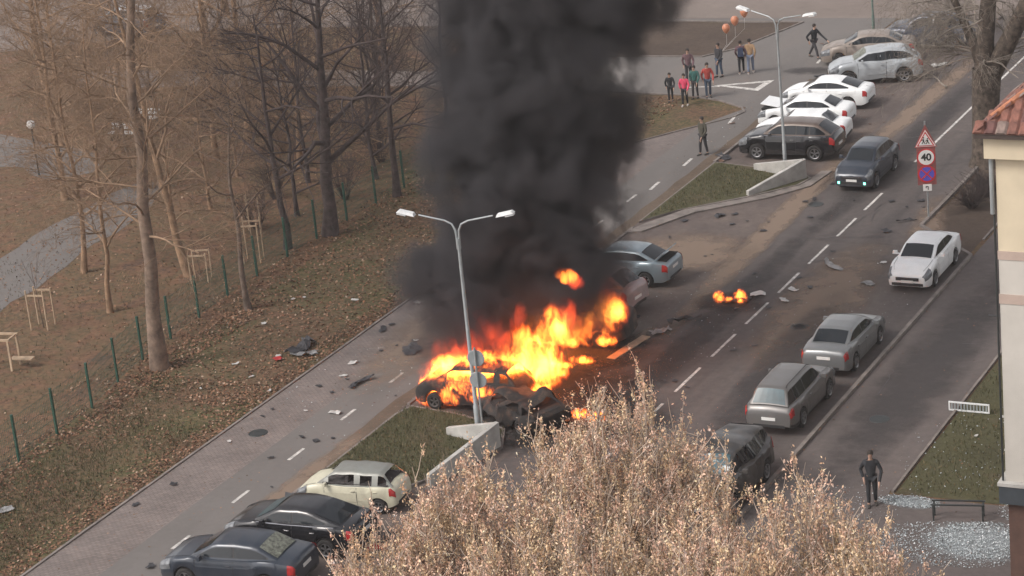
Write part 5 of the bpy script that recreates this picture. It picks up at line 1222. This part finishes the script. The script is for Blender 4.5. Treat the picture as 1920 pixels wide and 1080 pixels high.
# ------------------------------------------------------------------ fire
def flame_mat(name, strength, col1=(1.0, 0.055, 0.008), col2=(1.0, 0.26, 0.03), nscale=2.4, off=0.5):
    m = bpy.data.materials.new(name); m.use_nodes = True; n = m.node_tree.nodes; l = m.node_tree.links; n.clear()
    out = n.new('ShaderNodeOutputMaterial'); tc = n.new('ShaderNodeTexCoord'); g = n.new('ShaderNodeNewGeometry')
    le = n.new('ShaderNodeVectorMath'); le.operation = 'LENGTH'; l.new(tc.outputs['Object'], le.inputs[0])
    mp = n.new('ShaderNodeMapping'); mp.inputs['Scale'].default_value = (1, 1, 0.5); l.new(g.outputs['Position'], mp.inputs[0])
    nz = noise_n(n, l, mp.outputs[0], nscale, 5, 0.68, 1.4); nb = noise_n(n, l, mp.outputs[0], nscale * 0.45, 2, 0.5, 0.5)
    f = mathn(n, l, 'SUBTRACT', 1.0, le.outputs['Value'], clamp=True)
    f = mathn(n, l, 'ADD', mathn(n, l, 'MULTIPLY', f, 1.7), mathn(n, l, 'MULTIPLY', mathn(n, l, 'SUBTRACT', nz, off), 5.0))
    f = mathn(n, l, 'ADD', f, mathn(n, l, 'MULTIPLY', mathn(n, l, 'SUBTRACT', nb, 0.5), 3.0))
    f = mathn(n, l, 'MULTIPLY', mathn(n, l, 'SUBTRACT', f, 0.4), 1.1, clamp=True)
    edge = mathn(n, l, 'MULTIPLY', mathn(n, l, 'SUBTRACT', 1.0, le.outputs['Value'], clamp=True), 5.0, clamp=True); f = mathn(n, l, 'MULTIPLY', f, edge)
    c = mixc(n, l, f, col1, col2); e = n.new('ShaderNodeEmission'); l.new(c, e.inputs[0])
    l.new(mathn(n, l, 'MULTIPLY', mathn(n, l, 'POWER', f, 1.6), strength), e.inputs[1])
    l.new(e.outputs[0], out.inputs['Volume']); return m
M['flame'] = flame_mat('flame', 8.0); M['flame_wide'] = flame_mat('broad flame', 8.0, nscale=2.6, off=0.43); M['flame_red_glow'] = flame_mat('dull red flame and glow', 2.0, (1.0, 0.04, 0.01), (1.0, 0.09, 0.02), 1.3, 0.52)  # dim red emission also paints the firelight glowing in the smoke
M['flame_ball'] = flame_mat('fireball flame', 3.5, nscale=3.0, off=0.48)
FBX, FBY, FBZ = -35.3, 70.0, 5.0
M['flame_small'] = flame_mat('small flame', 13.0, nscale=5.5)
bm = bmesh.new(); bmesh.ops.create_icosphere(bm, subdivisions=3, radius=1.0); ICO = bpy.data.meshes.new('flame'); bm.to_mesh(ICO); bm.free()
def fire(x, y, label, blobs, name='fire'):
    o = empty(name, (x, y, 0), 0, label, 'fire')
    for dx, dy, zz, sx, sy, sz, tl, mt in blobs:
        me = ICO.copy(); me.materials.append(M[mt]); b = bpy.data.objects.new('flame', me); C.objects.link(b); b.parent = o
        b.location = (dx, dy, zz); b.scale = (sx, sy, sz); b.rotation_euler = (0, R_(tl), 0)
    return o
fire(-39.0, 70.3, 'tall yellow flames pouring from the burning hatchback and wreck', [
    (-0.9, -.1, 1.0, 1.6, 1.0, .8, 0, 'flame_wide'), (0.1, 0, 1.35, 1.3, .9, .7, 0, 'flame'), (0.9, .3, 1.3, 1.3, .9, .95, 0, 'flame'), (1.9, .9, 1.4, 1.1, .8, 1.15, 0, 'flame'), (2.35, 1.1, 2.35, .75, .7, 1.25, 12, 'flame'), (1.0, 1.0, 2.0, .5, .5, .9, 15, 'flame'),
    (-1.2, .4, 1.5, 1.3, .8, .9, 0, 'flame_red_glow'), (.2, .6, 2.3, 1.6, .9, 1.1, 0, 'flame_red_glow'), (2.8, 1.2, 3.0, .7, .6, .9, 25, 'flame_red_glow'), (1.1, .9, 2.9, .6, .55, 1.1, 10, 'flame_red_glow'),
    (-2.0, -.3, .55, .5, .45, .65, 0, 'flame_small'), (-1.9, -.7, .3, .5, .3, .35, 0, 'flame_small'), (-1.6, .3, 1.0, .7, .6, .6, 0, 'flame_wide'), (-.9, -.85, .6, .6, .3, .5, 0, 'flame_small'), (.3, -.9, .75, .7, .3, .5, 0, 'flame_small'), (-.4, -.8, .95, 1.1, .35, .4, 0, 'flame_small'), (2.3, -.2, .8, .5, .3, .3, 0, 'flame_small')])
fire(-38.3, 76.3, 'yellow flames wrapping the burning sedan', [
    (-.9, -.6, .75, 1.1, .8, .85, 0, 'flame_wide'), (.0, -.6, .95, 1.3, .8, .90, 0, 'flame_wide'), (1.0, 0, 1.25, 1.2, .9, 1.0, 0, 'flame_wide'), (1.5, .3, 1.3, .5, .5, .55, 0, 'flame'), (-.3, -.5, .6, 1.5, .5, .45, 0, 'flame'), (1.0, .5, 2.0, .5, .5, .7, 10, 'flame_red_glow'), (-1.3, -.6, .3, .8, .4, .3, 0, 'flame_small'), (.3, -.95, .4, .9, .25, .25, 0, 'flame_small'), (1.5, -.6, .45, .5, .3, .3, 0, 'flame_small')])
fire(-38.1, 73.6, 'line of small flames on the ground linking the two burning cars', [(-.9, -.5, .15, .8, .3, .22, 0, 'flame_small'), (.2, .3, .15, .8, .25, .2, 0, 'flame_small'), (.9, .8, .15, .6, .3, .2, 0, 'flame_small')])
fire(-34.3, 81.4, 'small fire burning on debris by the centre line', [(-.45, -.05, .2, .28, .22, .32, 0, 'flame_small'), (.35, .1, .22, .32, .25, .36, 0, 'flame_small'), (-.05, 0, .12, .3, .2, .15, 0, 'flame_small')])
scrap(-34.3, 81.4, 1.3, .35, 'scrap_dark', 701, 'charred scrap feeding the small fire by the centre line', GD, zrot=.2)
fire(-35.1, 69.6, 'low orange fire on the paving right of the crushed wreck', [(-.9, .2, .15, .6, .3, .25, 0, 'flame_small'), (.1, 0, .2, .5, .35, .3, 0, 'flame_small'), (.6, .1, .15, .4, .3, .22, 0, 'flame_small')])
fire(FBX, FBY, 'loose fireball floating in front of the smoke above the burning sedan', [(0, 0, FBZ, .50, .4, .30, 15, 'flame_ball'), (.35, 0, FBZ - .2, .5, .4, .28, 25, 'flame_red_glow')], 'fireball')
scrap(-35.1, 69.6, 1.6, .5, 'scrap_dark', 702, 'charred scrap feeding the low fire beside the crushed wreck', GD, zrot=.1)

# ------------------------------------------------------------------ smoke
ZS = [0.6, 2.2, 4.0, 6.0, 8.0, 10.0, 12.0, 14.5, 18.0]
AX = [-39.5, -39.6, -39.3, -38.6, -38.3, -38.1, -37.6, -36.8, -35.9]
AY = [73.2, 73.4, 73.8, 74.2, 74.5, 74.8, 75.2, 75.8, 76.5]
AR_ = [3.3, 4.4, 4.3, 4.1, 3.95, 4.0, 4.5, 4.9, 5.3]
def smoke():
    zmin, zmax = ZS[0], ZS[-1]
    m = bpy.data.materials.new('black smoke'); m.use_nodes = True; n = m.node_tree.nodes; l = m.node_tree.links; n.clear()
    out = n.new('ShaderNodeOutputMaterial'); g = n.new('ShaderNodeNewGeometry'); sp_ = n.new('ShaderNodeSeparateXYZ'); l.new(g.outputs['Position'], sp_.inputs[0])
    mr = n.new('ShaderNodeMapRange'); mr.inputs[1].default_value = zmin; mr.inputs[2].default_value = zmax; l.new(sp_.outputs[2], mr.inputs[0])
    st = [((z_ - zmin) / (zmax - zmin), ((x_ + 42) / 10, (y_ - 70) / 10, r_ / 10)) for z_, x_, y_, r_ in zip(ZS, AX, AY, AR_)]
    cr_ = ramp(n, st, 'B_SPLINE'); l.new(mr.outputs[0], cr_.inputs[0]); sc_ = n.new('ShaderNodeSeparateColor'); l.new(cr_.outputs[0], sc_.inputs[0])
    ax = mathn(n, l, 'MULTIPLY_ADD', sc_.outputs[0], 10, -42); ay = mathn(n, l, 'MULTIPLY_ADD', sc_.outputs[1], 10, 70); rr = mathn(n, l, 'MULTIPLY', sc_.outputs[2], 10)
    dx = mathn(n, l, 'DIVIDE', mathn(n, l, 'SUBTRACT', sp_.outputs[0], ax), rr); dy = mathn(n, l, 'DIVIDE', mathn(n, l, 'SUBTRACT', sp_.outputs[1], ay), rr)
    d2 = mathn(n, l, 'SQRT', mathn(n, l, 'ADD', mathn(n, l, 'MULTIPLY', dx, dx), mathn(n, l, 'MULTIPLY', dy, dy)))
    nz = noise_n(n, l, g.outputs['Position'], 0.52, 7, 0.63, 0.25)
    nw = noise_n(n, l, g.outputs['Position'], 0.20, 2, 0.5, 0.2)
    f = mathn(n, l, 'SUBTRACT', 0.88, mathn(n, l, 'DIVIDE', d2, mathn(n, l, 'MULTIPLY_ADD', nw, 1.9, 0.06))); f = mathn(n, l, 'ADD', f, mathn(n, l, 'MULTIPLY', mathn(n, l, 'SUBTRACT', nz, 0.5), 3.0))
    f = mathn(n, l, 'MULTIPLY', f, 2.1, clamp=True)
    cut = mathn(n, l, 'MULTIPLY', mathn(n, l, 'SUBTRACT', 1.12, d2, clamp=True), 3.5, clamp=True)
    rise_ = n.new('ShaderNodeMapRange'); rise_.inputs[1].default_value = 0.6; rise_.inputs[2].default_value = 3.6; rise_.inputs[3].default_value = 0.02; l.new(sp_.outputs[2], rise_.inputs[0])
    f = mathn(n, l, 'MULTIPLY', mathn(n, l, 'MULTIPLY', f, cut), rise_.outputs[0])
    v = n.new('ShaderNodeVolumePrincipled'); v.inputs['Color'].default_value = (0.115, 0.112, 0.122, 1)
    l.new(mathn(n, l, 'MULTIPLY', f, 3.0), v.inputs['Density']); v.inputs['Anisotropy'].default_value = 0.1
    l.new(v.outputs[0], out.inputs['Volume'])
    V, F = [], []; ns = 24
    for z_, x_, y_, r_ in zip(ZS, AX, AY, AR_):
        for k_ in range(ns): a = 2 * math.pi * k_ / ns; V.append((x_ + r_ * 1.14 * math.cos(a), y_ + r_ * 1.14 * math.sin(a), z_))
    for i in range(len(ZS) - 1):
        for k_ in range(ns): a, b = i * ns + k_, i * ns + (k_ + 1) % ns; F.append((a, b, b + ns, a + ns))
    F.append(tuple(reversed(range(ns)))); F.append(tuple(range((len(ZS) - 1) * ns, len(ZS) * ns)))
    o = obj('smoke', V, F, m); tag(o, 'thick black smoke column rising from the burning cars', 'smoke', kind='stuff')
smoke()

# ------------------------------------------------------------------ haze drifting over the street
def haze():
    m = bpy.data.materials.new('thin haze'); m.use_nodes = True; n = m.node_tree.nodes; l = m.node_tree.links; n.clear()
    out = n.new('ShaderNodeOutputMaterial'); v = n.new('ShaderNodeVolumePrincipled'); v.inputs['Color'].default_value = (0.92, 0.90, 0.90, 1); v.inputs['Density'].default_value = 0.0003
    l.new(v.outputs[0], out.inputs['Volume']); m.cycles.homogeneous_volume = True
    o = MB().box((-35, 130, 16.75), (520, 400, 36.5)).build('haze', m); tag(o, 'thin pale haze hanging over the street and the wood', 'haze', kind='stuff')
haze()
